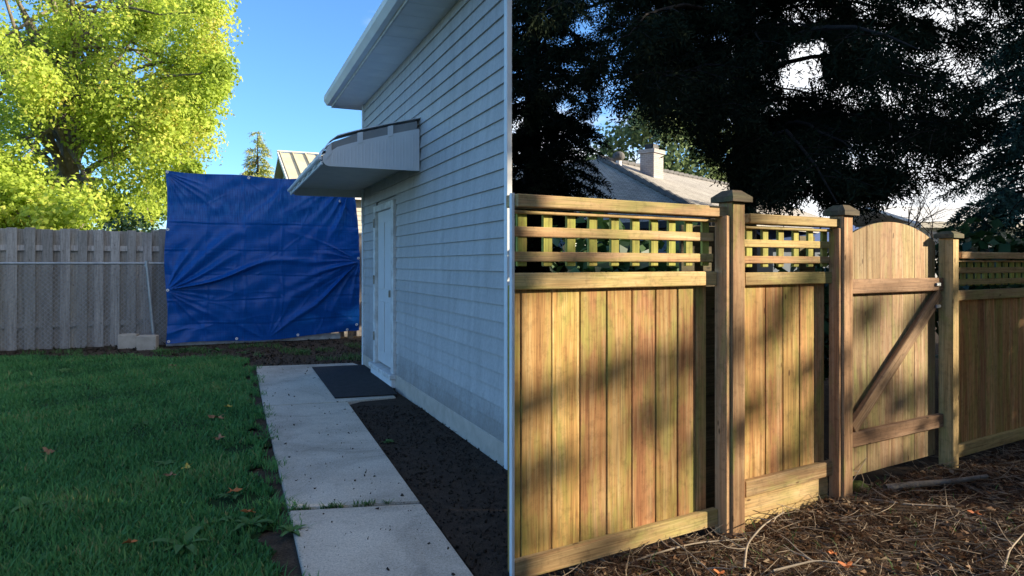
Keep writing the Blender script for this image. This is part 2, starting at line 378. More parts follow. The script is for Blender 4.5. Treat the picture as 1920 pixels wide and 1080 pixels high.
def tarp_mat():
    t = NT('blue_polythene'); v = t.coord('UV', rnd=False)
    mp = t.n('Mapping'); mp.inputs['Scale'].default_value = (170, 12, 1); t.l(v, mp.inputs[0]); h = t.noise(mp.outputs[0], 1, 4, .7)
    mp2 = t.n('Mapping'); mp2.inputs['Scale'].default_value = (7, 150, 1); t.l(v, mp2.inputs[0]); h2 = t.noise(mp2.outputs[0], 1, 4, .7)
    ad = t.n('Math', _operation='ADD'); t.l(h, ad.inputs[0]); t.l(h2, ad.inputs[1])
    hf = t.n('Math', _operation='MULTIPLY'); hf.inputs[1].default_value = .5; t.l(ad.outputs[0], hf.inputs[0])
    sx = t.n('SeparateXYZ'); t.l(v, sx.inputs[0])
    col = t.ramp(hf.outputs[0], [(.35, (.003, .070, .32)), (.52, (.005, .10, .43)), (.66, (.010, .145, .54))])
    # lighter weave in the colour of the top band
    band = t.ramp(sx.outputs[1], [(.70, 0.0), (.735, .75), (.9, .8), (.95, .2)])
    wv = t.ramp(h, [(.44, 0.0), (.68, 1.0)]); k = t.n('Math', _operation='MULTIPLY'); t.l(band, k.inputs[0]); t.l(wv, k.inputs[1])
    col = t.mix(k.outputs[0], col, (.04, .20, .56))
    t.base(col, .33, .32)
    tr = t.n('BsdfTranslucent'); t.l(col, tr.inputs[0]); mx = t.n('MixShader'); mx.inputs[0].default_value = .2
    t.bump(hf.outputs[0], .12, .004)
    t.l(t.p.outputs[0], mx.inputs[1]); t.l(tr.outputs[0], mx.inputs[2]); t.l(mx.outputs[0], t.out.inputs[0])
    return t.m
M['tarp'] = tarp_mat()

# ------------------------------------------------------------------ ground
g = pmesh('ground', [(-900, -300, -.3), (900, -300, -.3), (900, 1600, -.3), (-900, 1600, -.3)], [(0, 1, 2, 3)], M['far_ground']); tag(g, kind='structure')

YA = Vector((-.387, .922))                    # yard axis (away from the camera)
PL0, PL1, PL2 = G(480, 690), G(494, 765), G(541, 963)
def path_left(d): return PL0[0] + (PL2[0] - PL0[0]) * (PL0[1] - d) / (PL0[1] - PL2[1])
def path_right(d): return -.878 + .384 * (4.92 - d)
def grid_sheet(name, x0, x1, y0, y1, step, zf, mat, keep=None):
    xs = np.arange(x0, x1 + 1e-6, step); ys = np.arange(y0, y1 + 1e-6, step)
    X, Y = np.meshgrid(xs, ys); Z = zf(X, Y); V = np.stack([X, Y, Z], -1).reshape(-1, 3)
    nx = len(xs); ny = len(ys); i = np.arange(ny - 1)[:, None] * nx; j = np.arange(nx - 1)[None, :]
    Q = np.stack([i + j, i + j + 1, i + nx + j + 1, i + nx + j], -1).reshape(-1, 4)
    if keep is not None:
        c = V[Q].mean(1); Q = Q[keep(c[:, 0], c[:, 1])]
    return bigmesh(name, V, Q, mat, smooth=True)
def bumpy(X, Y, a, f, s=0.0):
    return a * (np.sin(X * f + s) * np.cos(Y * f * 1.3 + s * 2) + .5 * np.sin(X * f * 2.7 - Y * f * 1.9 + s) + .35 * np.sin(X * f * 6.1 + Y * f * 5.3 + 1.7 * s))
soil = grid_sheet('garden_soil', -10, .6, 1.0, 15, .09, lambda X, Y: -.012 + bumpy(X, Y, .006, 3.0), M['soil'], lambda x, y: (x < .0) | (y < 3.1)); tag(soil, kind='structure')
LAWN_FAR = 10.2
def in_lawn(x, y):
    wob = .05 * np.sin(y * 5.1) + .04 * np.sin(y * 11.7 + 1) + .03 * np.sin(y * 23 + x)
    return (x < path_left(y) - .11 + wob) & (y < LAWN_FAR + .12 * np.sin(x * 4.0) + .06 * np.sin(x * 13) - .12 * (x + 4))
lawn = grid_sheet('lawn', -10, -1.0, 1.0, 11.2, .05, lambda X, Y: .004 + bumpy(X, Y, .008, 2.2, 1.0), M['turf'], lambda x, y: in_lawn(x, y)); tag(lawn, kind='structure')

# concrete path : one slab per cast piece
ph = empty('concrete_path', (-2.0, 6.0, 0), 'pale grey concrete path of three slabs beside the lawn', 'path'); ph['kind'] = 'structure'
FRM = Frame((-2.03, 9.53), (.387, -.922))     # house wall: a runs from far corner towards the camera; b towards right-hand side
FRM.b = Vector((-.922, -.387, 0))             # out of the wall (to the yard)
WALL_L = 5.237
def wallpt(a, b=0): p = FRM.p(a, b, 0); return (p.x, p.y)
gapj = .012
slabA = [PL0, PL1, G(650, 757), G(742, 748), wallpt(.2, .05), wallpt(-.2, .12)]
slabB = [(PL1[0] + .004, PL1[1] - gapj), (PL2[0] - .003, PL2[1] + gapj), (path_right(4.03), 4.03), (path_right(6.9), 6.92)]
slabC = [(PL2[0] + .008, PL2[1] - gapj), (path_left(1.0), 1.0), (path_right(1.0), 1.0), (path_right(3.99), 3.99)]
for sl_ in (slabA, slabB, slabC): poly_slab('slab', sl_, -.05, .022, M['concrete'], ph, .006)

# mulch bed between path and house, dark bed in front of the house corner
bed = [(path_right(6.88) + .02, 6.85), (path_right(1.0) + .02, 1.0), (.7, 1.0), (.7, 2.6), (.0, 3.0), (.02, 4.66), wallpt(2.1, .05)]
b_ = pmesh('mulch_bed', [(p[0], p[1], .006) for p in bed], [tuple(range(len(bed)))], M['mulch']); tag(b_, kind='structure')

# ground under the conifers in front of and behind the wooden fence
def ff_z(X, Y):
    return -.105 + .03 * np.clip(X / 3, 0, 1) + bumpy(X, Y, .014, 2.6, .5) + .035 * np.exp(-((Y - (3.0 + .61 * X)) / .35) ** 2) * (.6 + .4 * np.sin(X * 3.1))
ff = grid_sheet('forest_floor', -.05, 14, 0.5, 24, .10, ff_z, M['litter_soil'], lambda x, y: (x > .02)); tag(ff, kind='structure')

# ------------------------------------------------------------------ house with awning (left yard)
house = empty('white_house', (-1.2, 8.0, 0), 'white house with lap siding, gutter eave and metal door awning beside the path', 'house')
A_, B_ = Vector((-2.03, 9.53)), Vector((-.005, 4.70)); D_ = Vector((-.12, 10.33))
EZ = 3.60
# solid core just behind the siding
def inset(p, k=.03): c = (A_ + B_ + D_) / 3; return p + (c - p).normalized() * k
core = poly_slab('wall', [inset(A_), inset(B_, .09), inset(D_)], -.05, EZ - .02, M['siding'], house)
# lap siding boards: door opening a in [0.86,1.92], z < 2.14
EXP = .118; z = .17; DO0, DO1, DTOP = .84, 1.94, 2.12
nb = 0
while z < EZ - .03:
    z1 = min(z + EXP, EZ - .03)
    prof = [(.0, z), (.024, z), (.022, z + .012), (.006, z1 + .02), (.0, z1 + .02)]
    spans = [(.055, WALL_L - .055)] if z > DTOP else [(.055, DO0 - .004), (DO1 + .004, WALL_L - .055)]
    jn = (.4 + nb * 1.37) % 3.0; nb += 1
    for a0, a1 in spans:
        cuts = [a0] + [q for q in (jn, jn + 3.1) if a0 + .3 < q < a1 - .3] + [a1]
        for c0_, c1_ in zip(cuts[:-1], cuts[1:]): prism('siding_board', FRM, [(b_q, z_q + .0015 * ((nb * 7) % 5 - 2)) for b_q, z_q in prof], c0_ + .0015, c1_ - .0015, M['siding'], house)
    z += EXP
fbox('foundation', FRM, .02, DO0 - .01, -.02, .03, -.05, .17, M['block'], house)
fbox('foundation', FRM, DO1 + .01, WALL_L - .05, -.02, .03, -.05, .17, M['block'], house)
fbox('corner_trim', FRM, -.012, .055, -.02, .034, .0, EZ - .03, M['trim'], house)
fbox('corner_trim', FRM, WALL_L - .055, WALL_L, -.004, .034, .0, EZ + .05, M['trim'], house)
# right-hand side wall boards (seen from a step to the right)
SFR = Frame((B_.x - .002, B_.y + .02), (D_.x - B_.x, D_.y - B_.y))
z = .17
while z < EZ - .03:
    prism('siding_board', SFR, [(-.03, z), (.0, z), (-.012, z + EXP + .02), (-.03, z + EXP + .02)], .03, 5.5, M['siding'], house); z += EXP
# door
door = fbox('door', FRM, DO0 + .12, DO1 - .12, -.02, .012, .2, 2.04, M['door'], house)
for z0, z1 in ((.34, .95), (1.1, 1.9)):
    for a0, a1 in ((DO0 + .22, DO0 + .50), (DO0 + .58, DO1 - .22)):
        fbox('door_panel', FRM, a0, a1, .012, .022, z0, z1, M['door'], door, .008)
fbox('handle', FRM, DO1 - .20, DO1 - .165, .012, .06, 1.02, 1.10, M['brass'], door)
fbox('door_frame', FRM, DO0, DO0 + .118, -.02, .05, .17, 2.12, M['old_trim'], house)
fbox('door_frame', FRM, DO1 - .118, DO1, -.02, .05, .17, 2.12, M['old_trim'], house)
fbox('door_frame', FRM, DO0 + .119, DO1 - .119, -.02, .048, 2.045, 2.12, M['old_trim'], house)
for zh in (.45, 1.15, 1.85): fbox('hinge', FRM, DO0 + .075, DO0 + .095, .05, .066, zh, zh + .11, M['brass'], house)
fbox('door_sill', FRM, DO0 - .04, DO1 + .04, -.02, .10, .115, .168, M['old_trim'], house, .006)
fbox('door_step', FRM, DO0 - .02, DO1 + .02, .0, .075, .02, .113, M['trim'], house)
# eave: soffit panels, fascia, gutter, roof
OV = .40
a0e = -.28
na = int((WALL_L + .1 - a0e) / .30)
for i in range(na):
    fbox('soffit_panel', FRM, a0e + i * .30, a0e + (i + 1) * .30 - .006, -.12, OV - .02, EZ - .022, EZ - .006, M['trim'], house, .002)
fbox('soffit_return', FRM, a0e - .012, -.014, -1.2, -.125, EZ - .022, EZ - .006, M['trim'], house, .002)
fbox('fascia', FRM, a0e, WALL_L + .1, OV - .018, OV, EZ - .025, EZ + .12, M['old_trim'], house)
fbox('fascia', FRM, a0e - .03, a0e - .014, -1.2, OV, EZ - .025, EZ + .10, M['old_trim'], house)
prism('gutter', FRM, [(OV + .002, EZ + .12), (OV + .002, EZ), (OV + .06, EZ), (OV + .10, EZ + .06), (OV + .10, EZ + .125), (OV + .094, EZ + .125), (OV + .09, EZ + .065), (OV + .055, EZ + .008), (OV + .008, EZ + .008), (OV + .008, EZ + .12)], a0e - .03, WALL_L + .1, M['gutter'], house)
rz0 = EZ + .13
for ra0, ra1, rb_ in ((a0e - .03, 2.39, -1.15), (2.4, 3.39, -.74), (3.4, 4.29, -.37), (4.3, WALL_L + .1, -.02)):
    rise = .35 * (OV + .05 - rb_); prism('roof', FRM, [(OV + .05, rz0), (rb_, rz0 + rise), (rb_, rz0 + rise - .05), (OV + .05, rz0 - .03)], ra0, ra1, M['shingle'], house)
# awning over the door
aw = empty('awning', FRM.p(1.5, 0, 2.4), None, None); aw.parent = house; aw.matrix_basis = WM[house].inverted() @ WM[aw]
AZ = 2.31; AW0, AW1, AP = -.02, 2.98, .95
def aw_top(b):           # curved top of awning above z=AZ
    t = min(max(b / AP, 0), 1); return AZ + .15 + (.30) * (1 - t) ** .8 * 1.0 - .10 * max(0, (t - .85) / .15) ** 2
bs = [AP * i / 14 for i in range(15)]
nsl = 12; da = (AW1 - AW0) / nsl
for i in range(nsl):     # interlocking pans, raised in turn
    up = .0 if i % 2 == 0 else .02
    a0, a1 = AW0 + i * da, AW0 + (i + 1) * da
    prof = [(b, aw_top(b) + .06 + up) for b in bs] + [(AP + .03, aw_top(AP) - .02 + up), (AP + .03, aw_top(AP) - .026 + up)] + [(b, aw_top(b) + .052 + up) for b in reversed(bs)]
    prism('roof_pan', FRM, prof, a0, a1 - .002, M['awning'], aw)
def end_panel(a0, a1, mat, nm):
    n = 10; tip = [(AP - .06 + .06 * math.sin(q * math.pi / n), AZ + .065 - .065 * math.cos(q * math.pi / n)) for q in range(n + 1)]
    prof = [(.03, AZ)] + tip + [(b, aw_top(b) - .03) for b in reversed(bs[1:13])] + [(.03, aw_top(.03) - .03)]
    return prism(nm, FRM, prof, a0, a1, mat, aw)
ep = end_panel(AW1 - .02, AW1, M['awning'], 'end_panel')
end_panel(AW0, AW0 + .02, M['awning_under'], 'end_panel')
for i in range(26):      # ribs of the near end panel
    b = .06 + i * .033; fbox('rib', FRM, AW1 + .0005, AW1 + .004, b, b + .006, AZ + .012, min(aw_top(b) - .07, 9), M['awning'], ep, .001)
for i in range(3):       # vent slots with cleats between end panel and pans
    b0, b1 = .05 + i * .29, .05 + i * .29 + .24
    prism('vent', FRM, [(b0, aw_top(b0) - .028), (b1, aw_top(b1) - .028), (b1, aw_top(b1) + .048), (b0, aw_top(b0) + .048)], AW1 - .03, AW1 - .012, M['dark_gap'], aw)
    prism('cleat', FRM, [(b1, aw_top(b1) - .05), (b1 + .05, aw_top(b1 + .05) - .05), (b1 + .05, aw_top(b1 + .05) + .05), (b1, aw_top(b1) + .05)], AW1 - .01, AW1 + .008, M['awning'], aw)
fbox('front_rail', FRM, AW0 - .05, AW1 + .02, AP + .005, AP + .055, AZ + .045, AZ + .085, M['gutter'], aw, .01)
fbox('front_rail', FRM, AW0 - .05, AW1 + .02, AP + .0, AP + .02, AZ + .005, AZ + .04, M['awning'], aw, .004)
fbox('underside', FRM, AW0 + .022, AW1 - .04, .04, AP - .02, AZ + .10, AZ + .112, M['awning_under'], aw, .002)
fbox('bracket', FRM, .10, .125, .034, .06, 1.95, AZ + .1, M['trim'], aw)
# downspout at near corner of house
# ------------------------------------------------------------------ door mat
mat_pts = [G(585, 693), G(628, 752), G(745, 745), G(700, 688)]
dm = poly_slab('door_mat', mat_pts, .025, .037, M['rubber'], None, .003); tag(dm, 'black rubber mat lying on the path in front of the door', 'mat')

# ------------------------------------------------------------------ blue tarp
TL = Vector((-5.86, 11.74)); TR = Vector((-2.90, 13.10))
TF = Frame(TL, TR - TL); TW = (TR - TL).length; TH = 2.93
tr_ = empty('blue_tarp', TF.p(TW / 2, 0, 0), 'large wrinkled blue tarp stretched upright at the end of the yard', 'tarp')
nu, nv = 250, 230
U, Vv = np.meshgrid(np.linspace(0, 1, nu), np.linspace(0, 1, nv))
x = U * TW; zz = .05 + Vv * TH
r2 = np.random.RandomState(3)
def fan(x, z, gx, gz, a0, a1, n, amp, reach, seed):
    r = np.random.RandomState(seed); dx, dz = x - gx, z - gz; rad = np.hypot(dx, dz) + 1e-4; th = np.arctan2(dz, dx)
    out = np.zeros_like(x)
    for k in range(n):
        t0 = R(a0 + (a1 - a0) * (k + r.uniform(.1, .9)) / n); wd = R(r.uniform(1.8, 5.5)); L = reach * r.uniform(.45, 1.2); am = amp * r.uniform(.5, 1.3)
        dth = np.arctan2(np.sin(th - t0), np.cos(th - t0)) + .05 * np.sin(rad * 3 + k)
        out += am * np.exp(-(dth / wd) ** 2) * np.minimum(rad / .25, 1) * np.exp(-(rad / L) ** 2) * (1 - .35 * np.exp(-((dth - wd) / wd) ** 2))
    return out
W0 = np.zeros_like(x)
W0 += fan(x, zz, .0, .95, -62, 62, 11, .036, 1.3, 1)
W0 += fan(x, zz, .0, .95, 12, 44, 3, .085, 2.3, 11)
W0 += fan(x, zz, TW, 1.45, 150, 262, 9, .03, 1.2, 2)
W0 += fan(x, zz, TW, 1.45, 196, 224, 3, .07, 2.0, 12)
W0 += fan(x, zz, 1.62, .06, 20, 165, 6, .014, .9, 4)
W0 += fan(x, zz, .0, 2.95, -80, -10, 6, .03, .8, 5)
W0 += fan(x, zz, TW - .1, 2.95, 195, 265, 6, .035, 1.2, 6)
W0 += fan(x, zz, TW * .6, 2.98, 230, 310, 4, .015, .6, 8)
for k, (zl, sl2) in enumerate(((.38, .0), (.80, .02), (1.22, -.02), (1.66, .01), (2.12, .0))):
    q = zz - zl - sl2 * (x - 1.5) - .008 * np.sin(x * 3 + k * 2) - .003 * np.sin(x * 11 + k)
    W0 += .006 * np.exp(-(q / .012) ** 2) * (.2 + .8 * np.sin(x * 2.1 + k * 1.7) ** 2) - .004 * np.exp(-((q + .025) / .025) ** 2)
for k in range(4):
    W0 += .005 * np.exp(-((x - .62 * (k + 1) + .02 * np.sin(zz * 5)) / .02) ** 2)
for k in range(34):
    d_ = r2.uniform(0, math.pi); f_ = r2.uniform(5, 34); W0 += .022 / f_ * np.sin((x * math.cos(d_) + zz * math.sin(d_)) * f_ + r2.uniform(0, 6) + 1.2 * np.sin(x * 2.3 + zz * 1.7 + k))
W0 *= 1.35
for k in range(46):      # short sharp creases
    cx_, cz_ = r2.uniform(0, TW), r2.uniform(.1, 2.9); an_ = r2.choice([.45, -.35, .1, 1.4, .7]) + r2.normal(0, .18); L_ = r2.uniform(.12, .5)
    u_ = (x - cx_) * math.cos(an_) + (zz - cz_) * math.sin(an_); v_ = -(x - cx_) * math.sin(an_) + (zz - cz_) * math.cos(an_) + .06 * np.sin(u_ * 7 + k) * L_
    W0 += r2.uniform(.004, .011) * np.exp(-(u_ / L_) ** 2) * np.exp(-np.abs(v_) / .016)
W0 += .05 * np.sin(math.pi * U) * np.sin(math.pi * Vv)
# crumpled right-hand quarter
cr = np.clip((U - .82) / .18, 0, 1) * np.clip((Vv - .15) / .2, 0, 1)
for k in range(12):
    d_ = r2.uniform(.2, 2.6); f_ = r2.uniform(9, 26); W0 += cr * .09 / f_ * np.abs(np.sin((x * math.cos(d_) + zz * math.sin(d_)) * f_ + k))
# edges: sagging top, pulled sides
dz = -.035 * np.sin(math.pi * np.clip(U, 0, 1)) ** .8 * Vv ** 6 + .05 * np.sin(math.pi * U * 3) * (1 - Vv) ** 8 * .4
dz += -.03 * (U > .0) * Vv ** 8 * np.sin(U * 14) * .5
dx = .05 * np.sin(math.pi * Vv * 3.1) * (1 - U) ** 10 * .5 - .14 * np.clip((Vv - .45) / .55, 0, 1) ** 2 * U ** 6
dz += (1 - Vv) ** 6 * U ** 3 * .10
XX = x + dx; ZZ = zz + dz
a_ = np.array(TF.a); bb = np.array(TF.b); o_ = np.array(TF.o)
Vt = o_ + XX[..., None] * a_ + (W0 + .06)[..., None] * bb; Vt[..., 2] = ZZ
i = np.arange(nv - 1)[:, None] * nu; j = np.arange(nu - 1)[None, :]
Qt = np.stack([i + j, i + j + 1, i + nu + j + 1, i + nu + j], -1).reshape(-1, 4)
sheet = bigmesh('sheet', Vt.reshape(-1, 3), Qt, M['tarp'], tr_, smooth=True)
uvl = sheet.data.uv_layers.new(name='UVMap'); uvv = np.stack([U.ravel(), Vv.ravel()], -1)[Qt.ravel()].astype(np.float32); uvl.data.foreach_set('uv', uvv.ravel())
def tarp_at(u, v, off=.004):
    ii = min(int(round(v * (nv - 1))), nv - 1); jj = min(int(round(u * (nu - 1))), nu - 1); q = Vt[ii, jj] + bb * off; return Vector(q)
def ring_mesh(r0, r1, th, n=12):
    V = []; Fc = []
    for k in range(n):
        c, s = math.cos(2 * math.pi * k / n), math.sin(2 * math.pi * k / n)
        V += [(r0 * c, 0, r0 * s), (r1 * c, 0, r1 * s), (r1 * c, -th, r1 * s), (r0 * c, -th, r0 * s)]
    for k in range(n):
        a, b = 4 * k, 4 * ((k + 1) % n)
        for q in range(4): Fc.append((a + q, a + (q + 1) % 4, b + (q + 1) % 4, b + q))
    me = bpy.data.meshes.new('grommet'); me.from_pydata(V, [], Fc); me.materials.append(M['white_metal']); return me
gm = ring_mesh(.008, .024, .006)
for u, v in ((.008, .99), (.008, .66), (.008, .31), (.012, .015), (.34, .012), (.66, .012), (.93, .012), (.985, .05), (.90, .86), (.99, .5), (.4, .985)):
    mesh_obj('grommet', gm, None, tr_, Matrix.Translation(tarp_at(u, v)) @ Matrix.Rotation(TF.rz, 4, 'Z'))
# folded-over flap at the upper right
fl = [tarp_at(.90, .86, .03), tarp_at(.925, .995, .02), tarp_at(.985, .985, .035), tarp_at(.985, .70, .05), tarp_at(.95, .80, .045)]
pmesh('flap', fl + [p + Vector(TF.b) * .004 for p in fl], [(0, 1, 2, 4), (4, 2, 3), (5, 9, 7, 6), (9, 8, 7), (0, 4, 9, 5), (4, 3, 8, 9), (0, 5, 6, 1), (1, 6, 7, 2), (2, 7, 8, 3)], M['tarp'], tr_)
tf = empty('tarp_frame', TF.p(TW / 2, -.1, 0), 'timber frame standing behind the blue tarp with white foot board', 'frame')
for a in (.06, TW * .5, TW - .12): fbox('post', TF, a - .045, a + .045, -.20, -.11, -.05, 2.82, M['frame_wood'], tf)
fbox('foot_board', TF, -.0, TW * .9, -.10, -.06, .0, .10, M['old_trim'], tf)
fbox('top_rail', TF, .02, TW - .08, -.105, -.06, 2.62, 2.72, M['frame_wood'], tf)

# ------------------------------------------------------------------ grey board fence behind the tarp
wf = empty('board_fence', TF.p(-1.0, -.5, 0), 'weathered grey board fence behind the chain link and tarp', 'fence')
a = -6.0; k = 0
while a < 5.6:
    wd = .135 + .012 * rng.rand(); hgt = 1.97 + .02 * rng.rand()
    front = (k % 2 == 0)
    o = fbox('board', TF, a, a + wd, -.52 if front else -.58, -.502 if front else -.562, -.02, hgt + .03 * rng.randn() * .5, M['grey_board'], wf, .003, tilt=R(rng.uniform(-.25, .25)))
    a += wd - (.018 if front else .018); k += 1
for zr in (.35, 1.62): fbox('rail', TF, -6.0, 5.6, -.56, -.522, zr, zr + .09, M['grey_board'], wf)

# ------------------------------------------------------------------ chain-link fence
cl = empty('chain_link_fence', TF.p(-.6, -.2, 0), 'galvanised chain link fence in front of the grey boards', 'fence')
CB = -.22; C0, C1, CZ0, CZ1 = -5.2, .35, .05, 1.40
pts = []; st = .075
for s_ in (1, -1):
    n = int((C1 - C0 + CZ1) / st) + 2
    for q in range(-int(CZ1 / st) - 1, n + 20):
        c0 = C0 + q * st
        z0, z1 = CZ0, CZ1
        a0 = c0; a1 = c0 + s_ * (z1 - z0)
        t0, t1 = 0.0, 1.0
        if a1 != a0:
            for lim, sg in ((C0, 1), (C1, -1)):
                ta = (lim - a0) / (a1 - a0)
                if (a1 - a0) * sg > 0: t0 = max(t0, ta)
                else: t1 = min(t1, ta)
        if t1 - t0 > .02:
            pts.append([TF.p(a0 + (a1 - a0) * t, CB + s_ * .003, z0 + (z1 - z0) * t) for t in (t0, t1)])
Vc, Qc = tubes([np.array([list(p) for p in q]) for q in pts], [.0034] * len(pts), 3)
o = bigmesh('wire_mesh', Vc, Qc, M['steel'], cl); o['kind'] = 'stuff'
def rod(name, p0, p1, r, mat, parent, sides=10):
    V, Q = tubes([np.array([list(p0), list(p1)])], [r], sides)
    V = list(map(tuple, V)); Fc = [tuple(q) for q in Q] + [tuple(range(sides)), tuple(range(2 * sides - 1, sides - 1, -1))]
    c = (Vector(p0) + Vector(p1)) / 2
    return pmesh(name, [Vector(v) - c for v in V], Fc, mat, parent, m=Matrix.Translation(c))
rod('top_rail', TF.p(C0, CB, 1.41), TF.p(C1, CB, 1.41), .021, M['steel'], cl)
rod('post', TF.p(-.30, CB + .03, 1.46), TF.p(-.17, CB + .05, -.05), .028, M['steel'], cl)
rod('post', TF.p(-2.6, CB, 1.46), TF.p(-2.6, CB, -.05), .028, M['steel'], cl)
rod('clamp', TF.p(-.30, CB + .03, 1.36), TF.p(-.295, CB + .03, 1.40), .036, M['steel'], cl)

# concrete blocks
for (x0, x1, y1, lab, dd) in ((222, 254, 653, 'grey concrete block lying at the left foot of the chain link fence', .0), (257, 291, 656, 'tan concrete block lying next to the leaning fence post', .0)):
    gx, gy = G((x0 + x1) / 2, y1); fr = Frame((gx, gy), (1, .25 if dd == 0 else .3))
    w_ = (x1 - x0) * gy / F
    rt = empty('concrete_block', (gx, gy, 0), lab, 'block', 'concrete blocks by the fence')
    fbox('body', fr, -w_ / 2, w_ / 2, -.19, .0, -.01, .225, M['block'], rt, .008)
    fbox('core_edge', fr, -w_ / 2 + .03, w_ / 2 - .03, -.16, -.03, .2255, .232, M['block'], rt, .004)

# ------------------------------------------------------------------ cedar fence with lattice top
FS = Vector((.004, 3.14)); FD = Vector((1, .61))
FF = Frame(FS, FD)
CS = 1 / math.sqrt(1 + .61 ** 2)       # X per metre of fence
def fa(px):
    """photo column -> distance along the fence"""
    k = (px - 960) / F; X = k * 3.14 / (1 - .61 * k); return X / CS
fence = empty('cedar_fence', FF.p(1.2, 0, 0), 'sunlit cedar board fence with square lattice top left of the gate', 'fence')
rf = np.random.RandomState(21)
def lattice_panel(par, a0, a1, joints, nslat, zt, zb, kick=False, mats=('board', 'rail', 'slat'), zs=None, slats_at=None):
    mb, mr, ms = (M[k] for k in mats)
    z_cap0, z_cap1, z_st0, h1, h2, zr0, zr1 = zs
    fbox('cap_rail', FF, a0 - .0, a1 + .055, -.03, .075, z_cap0, z_cap1, mr, par, .004)
    fbox('top_strip', FF, a0 + .0, a1 - .03, .0, .042, z_st0, z_cap0 - .012, mr, par, .003)
    # vertical lattice slats (behind) and horizontal ones (in front)
    xs = slats_at if slats_at else [a0 + (i + .5) * (a1 - a0) / nslat for i in range(nslat)]
    for a in xs: fbox('lattice_slat', FF, a - .026, a + .026, -.006 + .001 * rf.rand(), .012, zr0 + .03, z_st0 + .01, ms, par, .003)
    for (q0, q1) in (h1, h2): fbox('lattice_strip', FF, a0 + .0, a1 - .03 - .004 * rf.rand(), .0125, .025, q0, q1, mr, par, .003)
    fbox('middle_rail', FF, a0, a1 - .025, .002, .042, zr1, zr0, mr, par, .004)
    # boards
    js = [a0] + joints + [a1 - .062]
    for i in range(len(js) - 1):
        if js[i + 1] - js[i] < .015: continue
        fbox('board', FF, js[i] + .0025, js[i + 1] - .0025, -.020 + .004 * rf.rand(), .002 + .003 * rf.rand(), zb + .02, zr1 + .02, mb, par, .004, tilt=R(rf.uniform(-.08, .08)))
    fbox('bottom_rail', FF, a0, a1 - .02, .008, .046, zb, zb + .09, mr, par, .004)
    if kick: fbox('kick_board', FF, a0, a1 - .05, -.01, .02, zb - .12, zb + .01, mr, par, .004)
ZS1 = (1.655, 1.712, 1.628, (1.524, 1.570), (1.411, 1.456), 1.360, 1.284)
P1 = fa(1345)
lattice_panel(fence, -.02, P1 - .03, [fa(q) for q in (974, 1031.6, 1085, 1135, 1182.5, 1227, 1268, 1303)], 10, 0, -.02, False, zs=ZS1, slats_at=[fa(q) for q in (975, 1023, 1067, 1108, 1149, 1188, 1223, 1256, 1288, 1319)])
fbox('end_board', FF, -.0375, -.0215, .030, .052, -.12, 1.716, M['trim'], fence, .002)
ZS2 = (1.628, 1.682, 1.600, (1.497, 1.540), (1.404, 1.446), 1.352, 1.280)
P1b = fa(1385); P2 = fa(1556)
lattice_panel(fence, P1b, P2 - .005, [fa(q) for q in (1433, 1466, 1497, 1526)], 6, 0, .09, True, zs=ZS2)
fbox('kick_board', FF, P1b, P2 - .05, -.012, .018, -.12, -.035, M['rail'], fence, .004)
def fpost(par, ac, ztop, zcap, wd=.10, out=.115, stile=(1.66, 1.66), zb=-.12, mat='post'):
    p = fbox('post', FF, ac - wd / 2, ac + wd / 2, out - .10, out, zb, ztop, M[mat], par, .005)
    if stile[0]: fbox('stile', FF, ac - wd / 2 - .034, ac - wd / 2 - .002, .02, out - .012, zb + .05, stile[0], M[mat], par, .003)
    if stile[1]: fbox('stile', FF, ac + wd / 2 + .002, ac + wd / 2 + .036, .02, out - .03, zb + .05, stile[1], M[mat], par, .003)
    # pyramid cap
    s = wd / 2 + .028; h = zcap - ztop; cb = out - .05
    V = [(-s, -s, 0), (s, -s, 0), (s, s, 0), (-s, s, 0), (-s, -s, .028), (s, -s, .028), (s, s, .028), (-s, s, .028), (-s * .45, -s * .45, h), (s * .45, -s * .45, h), (s * .45, s * .45, h), (-s * .45, s * .45, h)]
    Fc = [(3, 2, 1, 0), (0, 1, 5, 4), (1, 2, 6, 5), (2, 3, 7, 6), (3, 0, 4, 7), (4, 5, 9, 8), (5, 6, 10, 9), (6, 7, 11, 10), (7, 4, 8, 11), (8, 9, 10, 11)]
    pmesh('post_cap', V, Fc, M['cap'], p, m=FF.m(ac, cb, ztop + .001))
    return p
fbox('gap_shade_strip', FF, P1 - .13, P1b + .02, -.17, -.15, -.1, 1.62, M['cap'], fence)  # added dark strips behind the post gaps: block sun and stand in for shade
fbox('gap_shade_strip', FF, P2 - .10, P2 + .06, -.17, -.15, -.1, 1.58, M['cap'], fence)
fpost(fence, fa(1353), 1.735, 1.80)
fpost(fence, fa(1562), 1.70, 1.765, wd=.095, out=.10, stile=(1.62, 0))
